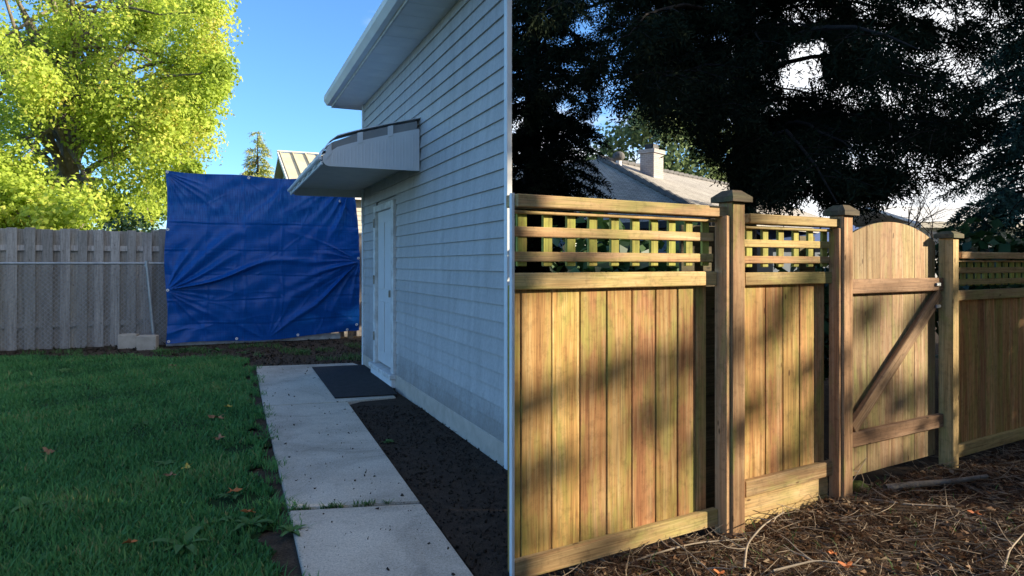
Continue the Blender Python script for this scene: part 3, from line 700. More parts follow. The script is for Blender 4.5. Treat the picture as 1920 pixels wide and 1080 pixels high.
# ------------------------------------------------------------------ gate
gate = empty('garden_gate', FF.p(fa(1670), 0, 0), 'arched cedar board gate with diagonal brace between two fence posts', 'gate')
gj = [fa(q) for q in (1578, 1600, 1624, 1648, 1671, 1692.5, 1713, 1733, 1752)]
gc = (gj[0] + gj[-1]) / 2; gw = (gj[-1] - gj[0]) / 2
def arch(a): return 1.555 + .13 * (1 - ((a - gc) / gw) ** 2)
for i in range(len(gj) - 1):
    a0, a1 = gj[i] + .002, gj[i + 1] - .002
    tops = [(a0 + (a1 - a0) * q / 4) for q in range(5)]
    prof = [(a0, .03)] + [(a1, .03)] + [(q, arch(q)) for q in reversed(tops)]
    n = len(prof); ca = (a0 + a1) / 2
    V = [(q - ca, -.0, z_ - .8) for q, z_ in prof] + [(q - ca, .02, z_ - .8) for q, z_ in prof]
    Fc = [tuple(range(n)), tuple(range(2 * n - 1, n - 1, -1))] + [(k, k + n, (k + 1) % n + n, (k + 1) % n) for k in range(n)]
    o = pmesh('board', V, Fc, M['gate_board'], gate, m=FF.m(ca, .0 + .003 * rf.rand(), .8))
gr0, gr1 = fa(1580), fa(1756)
fbox('middle_rail', FF, gr0, gr1, .006, .046, 1.21, 1.302, M['gate_rail'], gate, .004)
fbox('bottom_rail', FF, gr0, gr1, .006, .046, .232, .325, M['gate_rail'], gate, .004)
p0 = (gr0 + .02, .33); p1 = (gr1 - .02, 1.205); L = math.hypot(p1[0] - p0[0], p1[1] - p0[1]); an = math.atan2(p1[1] - p0[1], p1[0] - p0[0])
me = box_mesh(L - .05, .036, .085, .004); mesh_obj('brace', me, M['gate_rail'], gate, FF.m((p0[0] + p1[0]) / 2 + .01, .026, (p0[1] + p1[1]) / 2, -an))
for zz_ in (1.255, 1.10): fbox('latch', FF, fa(1740), fa(1748), .047, .058, zz_ - .012, zz_ + .012, M['steel'], gate, .003)
# right-hand section
fence2 = empty('cedar_fence', FF.p(fa(1850), 0, 0), 'shaded dark cedar fence with lattice top to the right of the gate', 'fence')
fpost(fence2, fa(1764), 1.585, 1.635, wd=.085, out=.10, stile=(0, 1.45))
a0 = fa(1782); a1 = a0 + 1.75
ZS3 = (1.44, 1.49, 1.415, (1.33, 1.375), (1.245, 1.288), 1.205, 1.13)
lattice_panel(fence2, a0, a1, [a0 + .13 * (i + 1) for i in range(12)], 16, 0, -.02, False, zs=ZS3)
fpost(fence2, a1 + .05, 1.56, 1.61, wd=.09, out=.115)

print('part1 done')
# ------------------------------------------------------------------ neighbour house behind the tarp
NB = Frame((-6.35, 21.0), (.906, .423))       # front wall, a to the right, b towards the camera
nh = empty('neighbour_house', NB.p(4, -3, 0), 'neighbouring house with tan metal gable roof behind the blue tarp', 'house')
NW, NDp, NEZ, NRZ = 9.0, 6.0, 3.75, 5.2
fbox('wall', NB, 0, NW, -NDp, 0, -.05, NEZ, M['cream_wall'], nh, 0)
for i in range(24): prism('siding_board', NB, [(.002, .3 + i * .145), (.03, .3 + i * .145), (.008, .44 + i * .145), (.002, .44 + i * .145)], 0, NW, M['cream_wall'], nh)
V = [NB.p(-.001, 0, NEZ), NB.p(-.001, -NDp, NEZ), NB.p(-.001, -NDp / 2, NRZ - .05), NB.p(-.06, 0, NEZ), NB.p(-.06, -NDp, NEZ), NB.p(-.06, -NDp / 2, NRZ - .05)]
pmesh('gable', V, [(0, 1, 2), (5, 4, 3), (0, 3, 4, 1), (1, 4, 5, 2), (2, 5, 3, 0)], M['green_wall'], nh)
for i in range(8):
    z0 = NEZ + .02 + i * .16; t = (z0 + .16 - NEZ) / (NRZ - .05 - NEZ); q = NDp / 2 * (1 - t)
    if q > .2: fbox('gable_board', NB, -.075, -.061, -NDp / 2 - q, -NDp / 2 + q, z0, z0 + .14, M['green_wall'], nh, .002)
sl_ = (NRZ - NEZ) / (NDp / 2)
prism('roof', NB, [(.35, NEZ - .35 * sl_), (-NDp / 2, NRZ), (-NDp / 2, NRZ - .08), (.35, NEZ - .35 * sl_ - .08)], -.35, NW + .3, M['metal_roof'], nh)
prism('roof', NB, [(-NDp - .35, NEZ - .35 * sl_), (-NDp / 2 - .003, NRZ), (-NDp / 2 - .003, NRZ - .08), (-NDp - .35, NEZ - .35 * sl_ - .08)], -.35, NW + .3, M['metal_roof'], nh)
q = -.33
while q < NW + .3:
    prism('roof_seam', NB, [(.36, NEZ - .35 * sl_ + .005), (-NDp / 2, NRZ + .001), (-NDp / 2, NRZ + .05), (.36, NEZ - .35 * sl_ + .05)], q, q + .04, M['metal_roof'], nh); q += .42
prism('rake_trim', NB, [(.37, NEZ - .35 * sl_ - .1), (-NDp / 2, NRZ - .09), (-NDp / 2, NRZ + .03), (.37, NEZ - .35 * sl_ + .03)], -.40, -.352, M['trim'], nh)
fbox('ridge_cap', NB, -.4, NW + .3, -NDp / 2 - .08, -NDp / 2 + .08, NRZ + .02, NRZ + .06, M['trim'], nh)
fbox('fascia', NB, -.35, NW + .3, .345, .375, NEZ - .35 * sl_ - .2, NEZ - .35 * sl_ - .02, M['trim'], nh)
rod('vent_pipe', NB.p(1.35, -.55, NEZ + .1), NB.p(1.35, -.55, NEZ + .65), .06, M['dark_gap'], nh)
for a0 in (2.6, 4.6, 6.8):
    wd = fbox('window', NB, a0, a0 + .9, .031, .06, 1.7, 3.1, M['glass'], nh)
    for (p, q_, r_, s_) in ((a0 - .08, a0 + .02, 1.62, 3.2), (a0 + .88, a0 + .98, 1.62, 3.2), (a0 + .021, a0 + .879, 3.08, 3.2), (a0 + .021, a0 + .879, 1.62, 1.74), (a0 + .021, a0 + .879, 2.38, 2.44)):
        fbox('window_frame', NB, p, q_, .032, .09, r_, s_, M['trim'], wd)

# ------------------------------------------------------------------ hip-roofed house behind the cedar fence
HC = Vector((3.75, 13.0)); u1 = Vector((-.76, .65)); u2 = Vector((.65, .76))
hh = empty('hip_roof_house', (HC.x, HC.y, 0), 'slate blue house with grey hip roof and pale chimney behind the fence', 'house')
HE = 2.25; HZT = 3.98
Cc = HC + Vector((.0, .0)); Ht = Vector((2.16, 17.0)); Rt = Ht + u2 * 8
Lc = Cc + u1 * 8.5; Rc = Cc + u2 * 13; bk = Ht + u1 * 4 + u2 * 8
def uvquad(name, pts, mat, par, th=.06):
    o = pmesh(name, pts + [Vector(p) - Vector((0, 0, th)) for p in pts], [tuple(range(len(pts))), tuple(range(2 * len(pts) - 1, len(pts) - 1, -1))] + [(k, k + len(pts), (k + 1) % len(pts) + len(pts), (k + 1) % len(pts)) for k in range(len(pts))], mat, par)
    me = o.data; ul = me.uv_layers.new(name='UVMap'); p0 = Vector(pts[0]); ex = (Vector(pts[1]) - p0).normalized()
    nrm = ex.cross(Vector(pts[2]) - p0).normalized(); ey = nrm.cross(ex)
    for li, lp in enumerate(me.loops):
        d_ = me.vertices[lp.vertex_index].co - p0; ul.data[li].uv = (d_.dot(ex), d_.dot(ey))
    return o
V3 = lambda p, z: Vector((p.x, p.y, z))
lh = Ht + u1 * 4.0
uvquad('roof', [V3(Cc, HE), V3(Rc, HE), V3(Rt, HZT), V3(Ht, HZT)], M['roof_grey'], hh)
uvquad('roof', [V3(Lc, HE), V3(Cc, HE), V3(Ht, HZT), V3(lh, HZT)], M['roof_grey'], hh)
uvquad('roof', [V3(lh, HZT - .01), V3(Ht, HZT - .01), V3(Rt, HZT - .01), V3(bk, HZT - .01)], M['roof_grey'], hh)
# hip and ridge caps
for pa, pb in ((V3(Cc, HE), V3(Ht, HZT)), (V3(Ht, HZT), V3(Rt, HZT))):
    n_ = int((pb - pa).length / .3)
    for k in range(n_):
        a_0 = pa + (pb - pa) * (k / n_); a_1 = pa + (pb - pa) * ((k + 1.15) / n_)
        rod('ridge_tile', a_0 + Vector((0, 0, .0)), a_1 + Vector((0, 0, .035)), .07, M['shingle'], hh, 6)
HL = Frame(Cc + (-u1 * 0) + (u2 * .35 + u1 * .35), u1); HL.b = Vector((-u2.x, -u2.y, 0))
fbox('wall', HL, 0, 8.0, -2.6, 0, -.1, HE + .05, M['blue_wall'], hh, 0)
for i in range(5): prism('siding_board', HL, [(.002, 1.62 + i * .13), (.04, 1.62 + i * .13), (.012, 1.745 + i * .13), (.002, 1.745 + i * .13)], 0, 8, M['blue_wall'], hh)
fbox('fascia', HL, -.35, 8.0, .36, .40, HE - .14, HE - .0, M['dark_trim'], hh)
fbox('white_post', HL, 2.72, 2.80, .05, .14, -.1, 2.0, M['trim'], hh)
for a0, a1, z0, z1 in ((.5, 1.0, .6, 1.55), (3.1, 4.3, .5, 1.5), (5.0, 6.2, .5, 1.5)):
    wn = fbox('window', HL, a0, a1, .003, .02, z0, z1, M['glass'], hh)
    for q in range(4): fbox('muntin', HL, a0 + (a1 - a0) * q / 3 - .015, a0 + (a1 - a0) * q / 3 + .015, .021, .05, z0, z1, M['trim'], wn)
    for q in range(3): fbox('muntin', HL, a0, a1, .0505, .06, z0 + (z1 - z0) * q / 2 - .015, z0 + (z1 - z0) * q / 2 + .015, M['trim'], wn)
# chimney and roof vent on the sunny slope
def on_slope(px, d):                          # a point of the right-hand roof slope
    X = (px - 960) * d / F; p = Vector((X, d)); nrm = Vector((u2.y, -u2.x)); run = (p - Cc).dot(-nrm); runH = (Ht - Cc).dot(-nrm)
    return Vector((X, d, HE + (HZT - HE) * run / runH))
c0 = on_slope(1222, 17.2)
CF = Frame((c0.x, c0.y), u1 * -1)
def brickbox(nm, fr, a0, a1, b0, b1, z0, z1, mat, par):
    o = fbox(nm, fr, a0, a1, b0, b1, z0, z1, mat, par, 0); me = o.data; ul = me.uv_layers.new(name='UVMap')
    for p in me.polygons:
        for li in p.loop_indices:
            c = me.vertices[me.loops[li].vertex_index].co; ul.data[li].uv = (c.x + c.y, c.z)
    return o
brickbox('chimney', CF, -.19, .19, -.24, .24, c0.z - .5, 4.12, M['chimney_brick'], hh)
brickbox('chimney_cap', CF, -.225, .225, -.275, .275, 4.121, 4.22, M['chimney_brick'], hh)
fbox('flue', CF, -.12, .12, -.14, .14, 4.221, 4.36, M['dark_trim'], hh)
v0 = on_slope(1160, 16.6)
rod('vent_neck', v0 - Vector((0, 0, .1)), v0 + Vector((0, 0, .16)), .07, M['gutter'], hh)
bm = bmesh.new(); bmesh.ops.create_uvsphere(bm, u_segments=16, v_segments=8, radius=.15); me = bpy.data.meshes.new('vent_turbine'); bm.to_mesh(me); bm.free()
mesh_obj('vent_turbine', me, M['shingle'], hh, Matrix.Translation(v0 + Vector((0, 0, .25))) @ Matrix.Diagonal((1, 1, .8, 1)))

# blue shed roof between the two posts, pale bungalow on the right
br = Frame((6.4, 17.0), (1, .35)); bs_ = empty('blue_roof_shed', br.p(1.5, -1, 0), 'shed with a blue roof seen between the first two fence posts', 'shed')
fbox('wall', br, 0, 3.2, -2.4, 0, -.1, 2.0, M['blue_wall'], bs_, 0)
M['blue_roof'] = simple('blue_roof', (.05, .09, .22), (.08, .13, .30), 3, .6, .1, 40)
prism('roof', br, [(.25, 1.95), (-1.2, 2.62), (-1.2, 2.56), (.25, 1.89)], -.2, 3.4, M['blue_roof'], bs_)
prism('roof', br, [(-2.65, 1.95), (-1.203, 2.62), (-1.203, 2.56), (-2.65, 1.89)], -.2, 3.4, M['blue_roof'], bs_)
pb = Frame((13.2, 22.5), (1, .2)); pbh = empty('pale_bungalow', pb.p(2, -2, 0), 'pale bungalow with low sunlit roof above the right fence section', 'house')
fbox('wall', pb, 0, 4.5, -4, 0, -.1, 2.75, M['pale_wall'], pbh, 0)
prism('roof', pb, [(.5, 2.72), (-2, 3.45), (-2, 3.37), (.5, 2.62)], -.4, 4.9, M['pale_wall'], pbh)
prism('roof', pb, [(-4.5, 2.72), (-2.003, 3.45), (-2.003, 3.37), (-4.5, 2.62)], -.4, 4.9, M['pale_wall'], pbh)
fbox('fascia', pb, -.4, 4.9, .502, .54, 2.55, 2.74, M['cream_wall'], pbh)
wn = fbox('window', pb, .35, 1.5, .002, .03, 1.75, 2.45, M['glass'], pbh)
for q in (.33, .92, 1.48): fbox('window_frame', pb, q, q + .05, .031, .06, 1.7, 2.5, M['trim'], wn)

# ------------------------------------------------------------------ trees
def tree_limbs(base, top, r0, tips, r, parent, mat, sides=7, wob=.12):
    """trunk from base to top with limbs to the tips, one part"""
    P = [curve_pts(base, top, 9, .05, r)]; Rr = [np.linspace(r0, r0 * .25, 9)]
    for t in tips:
        k = r.randint(3, 8); s = P[0][k]; q = curve_pts(s, t, 7, wob, r, -.1); P.append(q); Rr.append(np.linspace(Rr[0][k] * .55, .012, 7))
    V, Q = tubes(P, Rr, sides); return bigmesh('trunk', V, Q, mat, parent, smooth=True)
# maple
r = np.random.RandomState(11)
mt = empty('maple_tree', (-11.6, 18.6, 0), 'tall yellow green maple tree lit by low sun at left', 'tree')
C = []; Rd = []
edge = [(432, 18, .5), (418, 62, .7), (405, 105, .6), (440, 140, .42), (418, 190, .5), (400, 165, .7), (385, 60, .7), (370, 110, .9), (350, 20, .8), (395, 235, .28), (415, 232, .2), (350, 200, .7), (330, 255, .6), (372, 300, .42), (345, 312, .5), (300, 330, .7), (310, 280, .7), (390, 318, .2), (270, 390, .6), (250, 350, .7), (300, 400, .4), (240, 405, .5), (374, 218, .3), (405, 12, .35), (320, -40, .8), (440, 128, .35), (425, 95, .45), (436, 165, .35)]
for px, py, rr in edge:
    d = 18.4 + r.uniform(-1.6, 1.2); px -= 28; C.append(((px - 960) * d / F, d, H + (HZ - py) * d / F)); Rd.append(rr * 1.15)
while len(C) < 135:
    q = unit(r.normal(0, 1, 3)) * r.rand() ** .4; p = np.array([-11.9, 18.7, 6.6]) + q * np.array([4.6, 4.2, 5.2])
    px, py = 960 + F * p[0] / p[1], HZ - F * (p[2] - H) / p[1]
    if px > 395 - max(0, (py - 190)) * .45: continue
    if p[2] < 2.6: continue
    C.append(tuple(p)); Rd.append(r.uniform(.5, 1.0))
P, N, idx = clump_cloud(C, np.array(Rd) * .95, 950, r, .3)
n = len(P); V, Q = leaves(P, N, .045 + .085 * r.rand(n) ** 1.5, r, .85)
ct = r.uniform(.25, .65, len(C)); tint = np.repeat(np.clip(ct[idx] + r.normal(0, .13, n) + (r.rand(n) < .05) * .3, 0, 1), 4)
bigmesh('crown', V, Q, M['maple'], mt, tint)
tree_limbs((-11.6, 18.6, -.1), (-11.9, 18.5, 9.5), .30, [c for c in C if r.rand() < .55], r, mt, M['bark'])
# second broad tree further left, dark bush by the tarp
def round_tree(name, label, base, cz, rad, nclump, nl, lsize, mat, seed, cat='tree', trunk=True, cr=(.35, .7), group=None, bark='bark'):
    r = np.random.RandomState(seed); o = empty(name, base, label, cat, group)
    q = unit(r.normal(0, 1, (nclump, 3))) * (r.rand(nclump, 1) ** .35); C = np.array([base[0], base[1], cz]) + q * np.array(rad)
    C[:, 2] = np.maximum(C[:, 2], base[2] + .3)
    Rd = r.uniform(cr[0], cr[1], nclump); P, N, idx = clump_cloud(C, Rd, nl, r, .3); V, Q = leaves(P, N, lsize, r)
    ct = r.uniform(.25, .7, nclump); bigmesh('crown', V, Q, M[mat], o, np.repeat(np.clip(ct[idx] + r.normal(0, .12, len(P)), 0, 1), 4))
    tree_limbs(base, (base[0], base[1], cz + rad[2] * .6), max(.03, rad[2] * .05), C[: nclump // 2], r, o, M[bark])
    return o
round_tree('leafy_shrub', 'dark green bush behind the fence just left of the blue tarp', (-7.3, 14.6, 0), 1.5, (1.3, .9, .95), 26, 260, .10, 'shrub', 31, 'shrub')
round_tree('leafy_tree', 'yellow green tree low behind the board fence at the far left', (-11.5, 15.4, 0), 2.6, (2.0, 1.5, 1.4), 40, 420, .12, 'maple', 32)
# far spruce behind the tarp
def conifer(name, label, base, h, rb, z0, mat, seed, nb, spray, density, group=None, droop=.25, bark='bark_dark', cat='tree', nl=11, wm=None):
    """whorled branches carrying flat sprays of needle blades"""
    r = np.random.RandomState(seed); o = empty(name, base, label, cat, group)
    P = [np.array([[base[0], base[1], base[2] - .1], [base[0] + .03, base[1], base[2] + h * .5], [base[0], base[1], base[2] + h]])]; Rr = [[h * .02, h * .012, .01]]
    TP = []; TD = []
    for k in range(nb):
        t = (k + r.rand()) / nb; z = base[2] + z0 + (h - z0) * t; L = rb * (1 - t) ** .75 * r.uniform(.65, 1.12) + .08
        az = r.uniform(0, 2 * math.pi); d = np.array([math.cos(az), math.sin(az), 0])
        m = 6; s = np.linspace(0, 1, m)[:, None]; q = np.array([base[0], base[1], z]) + d * L * s; q[:, 2] += (.10 * s[:, 0] - droop * s[:, 0] ** 2) * L
        P.append(q); Rr.append(np.linspace(.008 + .012 * L, .004, m))
        nt_ = max(4, int(density * L)); f = r.uniform(.12, 1.0, nt_)
        c = np.array([np.interp(f, s[:, 0], q[:, i]) for i in range(3)]).T
        side = np.cross(d, [0, 0, 1]); sg = r.choice([-1, 1], nt_)[:, None]
        dd = unit(d * r.uniform(.3, 1, (nt_, 1)) + side * sg * r.uniform(.1, 1, (nt_, 1)) + np.array([0, 0, -droop * 1.2]) + r.normal(0, .2, (nt_, 3)))
        TP.append(c); TD.append(dd * (spray * (1.15 - .6 * f) * (.5 + .5 * L / rb))[:, None])
    V, Q = tubes(P, Rr, 5); bigmesh('trunk', V, Q, M[bark], o)
    Vn, Qn, tn = needle_sprays(np.concatenate(TP), np.concatenate(TD), r, nl=nl, wid=.10 if wm is None else .2, wmax=wm or (.04 if spray > .7 else .014)); bigmesh('crown', Vn, Qn, M[mat], o, tn)
    return o
def needle_sprays(P0, D, r, nl=11, wid=.10, ll=.42, wmax=.014):
    """feathery sprays: blades on both sides of a twig axis; P0 base, D twig vector"""
    n = len(P0); L = np.linalg.norm(D, axis=1, keepdims=True); d = D / (L + 1e-9)
    rf_ = r.normal(0, 1, (n, 3)); s = unit(np.cross(d, rf_)); 
    f = np.linspace(.05, 1.0, nl)[None, :, None] + r.uniform(-.04, .04, (n, nl, 1))
    base = P0[:, None, :] + D[:, None, :] * f; base[..., 2] -= (.18 * L * f[..., 0] ** 2)
    sg = np.where(np.arange(nl) % 2 == 0, 1, -1)[None, :, None]
    bd = unit(s[:, None, :] * sg * r.uniform(.4, 1, (n, nl, 1)) + d[:, None, :] * .8 + r.normal(0, .3, (n, nl, 3)))
    bl = (L[:, None, :] * ll * (1.1 - .6 * f)) * r.uniform(.6, 1.2, (n, nl, 1))
    pw = unit(np.cross(bd, r.normal(0, 1, (n, nl, 3)))) * np.minimum(bl * wid * 1.6, wmax)
    tip = base + bd * bl; mid = base + bd * bl * .45
    V = np.stack([base, mid + pw, tip, mid - pw], 2).reshape(-1, 3)
    Q = np.arange(len(V)).reshape(-1, 4); tint = np.repeat(np.clip(r.normal(.5, .18, n), 0, 1), nl * 4)
    return V, Q, tint
conifer('spruce_tree', 'small distant spruce with golden top behind the tarp', (-12.85, 35.0, 0), 8.1, 2.3, .8, 'spruce', 41, 120, .75, 18)

# great dark conifer behind the cedar fence: drooping boughs over the picture
r = np.random.RandomState(51)
ced = empty('cedar_tree', (3.75, 11.2, 0), 'huge dark conifer with drooping boughs hanging above the cedar fence', 'tree')
TB = np.array([3.75, 11.2, 0.0]); P = [curve_pts(TB, TB + [0.15, .2, 13], 12, .02, r)]; Rr = [np.linspace(.26, .05, 12)]
TP = []; TD = []
def lower(px):       # height of the lower hem of the boughs above the ground, by bearing
    return np.interp(px, [900, 963, 1090, 1130, 1200, 1260, 1330, 1420, 1560, 1700, 1760, 1800, 1860, 1960], [400, 385, 315, 212, 212, 250, 318, 395, 398, 385, 345, 300, 270, 240])
def keep(p):
    px = 960 + F * p[:, 0] / p[:, 1]; py = HZ - F * (p[:, 2] - H) / p[:, 1]
    hem = py < lower(px) + 20 * np.sin(px / 31.0) + 14 * np.sin(px / 12.3 + 1) + r.normal(0, 12, len(p))
    hole = (((px - 1512 + .3 * (py - 120)) / 36) ** 2 + ((py - 122) / 56) ** 2 > 1 + .5 * np.sin(py / 11.0) + .4 * np.sin(px / 9.0)) | (r.rand(len(p)) < .06)
    hole &= (((px - 1500) / 30) ** 2 + ((py - 30) / 40) ** 2 > 1) | (r.rand(len(p)) < .45)
    thin = np.interp(px, [960, 1690, 1760, 1870, 1960], [1, 1, 1, .9, .8])
    gapn = np.sin(px / 23.0 + 2 * np.sin(py / 41.0)) * np.sin(py / 27.0 + 1.6 * np.sin(px / 57.0)) + .6 * np.sin(px / 11.0 + py / 9.0)
    thin = thin * np.where(gapn < -.4, .45, 1.0)
    return hem & hole & (r.rand(len(p)) < thin) & (p[:, 1] > 3.4) & (px > 985) & (p[:, 1] > 3.14 + .61 * p[:, 0] + .55)
nbough = 150; nshort = 70
for k in range(nbough + nshort):
    t = (k + r.rand()) / nbough; z = 2.4 + 8.0 * t ** 1.3; az = r.uniform(0, 2 * math.pi); L = r.uniform(3.4, 6.6) * (1 - .5 * t)
    if k >= nbough: z = r.uniform(2.0, 6.6); az = -math.pi / 2 + r.normal(0, .8); L = r.uniform(.9, 2.2)
    if math.sin(az) > .1 and r.rand() < .8: az = -az
    d = np.array([math.cos(az), math.sin(az), 0]); m = 9; s = np.linspace(0, 1, m)[:, None]
    q = TB + [0, 0, z] + d * L * s; q[:, 2] += (.22 * s[:, 0] - .42 * s[:, 0] ** 2) * L; q += np.cumsum(r.normal(0, .035, q.shape), 0)
    kq = keep(q); last = m if kq.all() else max(3, int(np.argmax(~kq)) if not kq[0] else int(np.argmax(~kq)))
    P.append(q); Rr.append(np.linspace(.012 + .011 * L, .006, m))
    # branchlets
    for b in range(int(L * 9)):
        f = r.uniform(.15, 1.0); c = np.array([np.interp(f, s[:, 0], q[:, i]) for i in range(3)])
        side = np.cross(d, [0, 0, 1]) * r.choice([-1, 1]); bl = r.uniform(.35, .95) * (1.2 - .6 * f)
        e = c + unit(d * r.uniform(.1, .9) + side * r.uniform(.2, 1)) * bl + np.array([0, 0, -r.uniform(.15, .65) * bl])
        if not keep(e[None])[0]: continue
        bp = np.stack([c, (c + e) / 2 + [0, 0, .06 * bl], e]); P.append(bp); Rr.append([.006, .005, .003])
        nt_ = 15; f2 = r.rand(nt_); cc = np.array([np.interp(f2, [0, .5, 1], bp[:, i]) for i in range(3)]).T
        dd = unit((e - c) * .8 + r.normal(0, .35, (nt_, 3)) + [0, 0, -.45]) * r.uniform(.16, .40, (nt_, 1))
        kk = keep(cc + dd * .8); TP.append(cc[kk]); TD.append(dd[kk])
kP = [i for i in range(len(P)) if i == 0 or (keep(P[i][-1:])[0] and keep(P[i]).mean() > .7)]
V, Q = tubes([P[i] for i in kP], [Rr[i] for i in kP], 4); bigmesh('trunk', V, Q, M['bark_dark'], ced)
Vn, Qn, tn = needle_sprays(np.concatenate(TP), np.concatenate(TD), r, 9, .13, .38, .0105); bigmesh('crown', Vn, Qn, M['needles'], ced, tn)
print('cedar blades', len(Qn))
# second dark evergreen at the left, behind the fence and beside the house
conifer('evergreen_tree', 'dense dark evergreen behind the left end of the cedar fence', (.30, 10.9, 0), 9.8, 1.5, .25, 'needles', 61, 300, .38, 42, droop=.4)
conifer('blue_conifer', 'blue green conifer at the right edge above the fence', (7.0, 9.2, 0), 8.5, 1.25, .4, 'blue_needles', 62, 200, .36, 40, droop=.45)
# pale deciduous tree far behind the hip roof
round_tree('leafy_tree', 'pale green leafy tree far behind the hip roof', (6.5, 29.5, 0), 5.9, (3.2, 2.5, 2.8), 40, 300, .2, 'far_green', 64, cr=(.6, 1.1))
# shrubs behind the fence
for (x_, y_, cz, rd, lab, sd) in ((5.0, 6.9, 1.15, (.8, .5, .55), 'glossy broad-leaved shrub rising above the right fence section', 71), (.80, 4.55, .95, (.5, .35, .75), 'dark shrub seen through the lattice of the near fence panel', 72), (2.9, 7.0, .85, (.8, .6, .55), 'dark shrub seen through the lattice beside the gate', 73), (6.6, 7.6, 1.2, (.8, .6, .6), 'glossy shrub at the far right above the fence', 74)):
    round_tree('broadleaf_shrub', lab, (x_, y_, 0), cz, rd, 26, 120, .12, 'shrub', sd, 'shrub', cr=(.18, .34), group='shrubs behind the cedar fence')
# bare tree on the right
r = np.random.RandomState(81); bt = empty('bare_tree', (11.7, 18.5, 0), 'bare leafless tree against the pale sky at right', 'tree')
P = []; Rr = []
def grow(p, d, L, rad, lev):
    n = 5; q = [np.array(p)]
    for k in range(n): d = unit(d + r.normal(0, .12, 3) + [0, 0, .03]); q.append(q[-1] + d * L / n)
    P.append(np.array(q)); Rr.append(np.linspace(rad, rad * .5, n + 1))
    if lev < 5:
        for k in range(3 if lev < 4 else 2):
            grow(q[r.randint(2, n + 1)], unit(d + r.normal(0, .5, 3)), L * r.uniform(.6, .8), rad * .5, lev + 1)
for x_ in (11.7, 12.6, 10.9):
    grow((x_, 18.5 + r.rand(), -.1), np.array([r.normal(0, .1), 0, 1.0]), 1.9, .06, 0)
V, Q = tubes(P, Rr, 4); bigmesh('trunk', V, Q, M['bark_dark'], bt)

# unseen trees added to shade the yard, the canopy and the fence
OUT = 'unseen conifers added for shade'
def shade_tree(base, h, rb, z0, seed, lab, nb=300):
    conifer('added_shade_conifer', lab, base, h, rb, z0, 'needles', seed, nb, .8, 12, OUT, droop=.3, nl=4, wm=.09)
for k, (x_, y_, hh_, rb, z0) in enumerate(((12.0, 2.2, 16, 3.0, 6.5), (12.5, 5.0, 16, 3.0, 6.3), (13.0, 8.0, 15, 2.6, 2.6), (14.0, 10.6, 14, 2.4, .5), (16.0, 11.5, 14, 2.3, .5), (7.2, .1, 15, 2.5, .3), (9.5, -3.6, 12, 3.2, .3), (4.0, -5.0, 10, 2.6, .3), (6.2, 2.4, 12, 3.0, 5.9), (2.6, -2.9, 11, 2.3, .3), (6.0, -2.6, 12, 2.5, .3), (14.6, 12.15, 12.5, 1.45, 6.3))):
    shade_tree((x_, y_, 0), hh_, rb, z0, 90 + k, ('unseen tall conifer added for shade, ' + ('nearest the camera in the sunny row', 'second in the sunny row', 'third in the sunny row', 'fourth in the sunny row', 'last in the sunny row', 'beside the added shed', 'farthest behind the camera to the right', 'farthest straight behind the camera', 'overhanging the litter before the fence', 'close behind the camera', 'behind the added shed', 'slender one at the end of the sunny row')[k]), 300)
def hedge(lab, cx, cy, rx, ry, top, seed, nc=60, nl=200, z0=0):
    r = np.random.RandomState(seed); o = empty('hedge', (cx, cy, 0), lab, 'hedge')
    C = np.stack([cx + r.uniform(-rx, rx, nc), cy + r.uniform(-ry, ry, nc), r.uniform(z0 + .2, top - .3, nc)], -1)
    P, N, idx = clump_cloud(C, r.uniform(.35, .6, nc), nl, r, .2); V, Q = leaves(P, N, .13, r); bigmesh('crown', V, Q, M['shrub'], o, np.repeat(r.rand(len(P)), 4))
    tree_limbs((cx, cy, -.1), (cx, cy, top * .7), .06, C[:20], r, o, M['bark'])
hedge('unseen tall dense hedge added to shade the right fence section', 10.0, 7.1, .7, 1.8, 5.4, 111, 230)  # both hedges are unseen, added to keep sun off fence and ground
hedge('unseen low hedge added to shade the ground before the fence', 10.0, 3.4, .6, 1.6, 2.4, 112, 34)
sf = Frame((5.2, .2), (1, 0)); shd = empty('shade_shed', (6.5, 1.4, 0), 'unseen brown shed added to keep sun off the near lawn', 'shed')  # unseen shed, added only to shade the near lawn
fbox('wall', sf, 0, 2.8, -2.68, 0, -.3, 3.7, M['frame_wood'], shd)
prism('roof', sf, [(.2, 3.68), (-1.3, 4.5), (-1.3, 4.42), (.2, 3.6)], -.2, 3.0, M['shingle'], shd)
prism('roof', sf, [(-2.7, 3.72), (-1.303, 4.5), (-1.303, 4.42), (-2.7, 3.64)], -.2, 3.0, M['shingle'], shd)
# unseen leaf clumps, added and placed to dapple the fence with shade
r = np.random.RandomState(121); dap = empty('dapple_tree', (20.0, 4.6, 0), 'unseen open branched tree added to dapple the fence', 'tree')
C = np.array([[3.04, 6.27], [2.92, 6.05], [2.55, 6.05], [2.48, 5.75], [2.75, 6.55], [3.43, 6.3], [3.55, 6.55], [3.3, 6.0], [3.7, 5.6], [3.85, 5.55], [4.0, 5.75], [4.15, 5.4], [4.3, 5.85], [4.4, 5.5], [3.95, 6.1], [4.15, 5.05], [3.85, 5.0], [4.45, 6.2], [3.62, 5.95], [2.6, 7.1], [3.2, 6.95], [2.68, 5.55], [3.15, 5.75], [2.5, 6.5], [3.5, 5.6]]); C = np.concatenate([20 + r.uniform(-.5, .5, (len(C), 1)), C], 1)
P, N, idx = clump_cloud(C, np.array([.20, .17, .19, .24, .13, .13, .15, .12, .15, .18, .16, .18, .16, .18, .14, 0.24, .24, .14, .09, .12, .09, .15, .13, .12, .14]), 75, r, .1); V, Q = leaves(P, N, .09, r); bigmesh('crown', V, Q, M['shrub'], dap, np.repeat(r.rand(len(P)), 4))
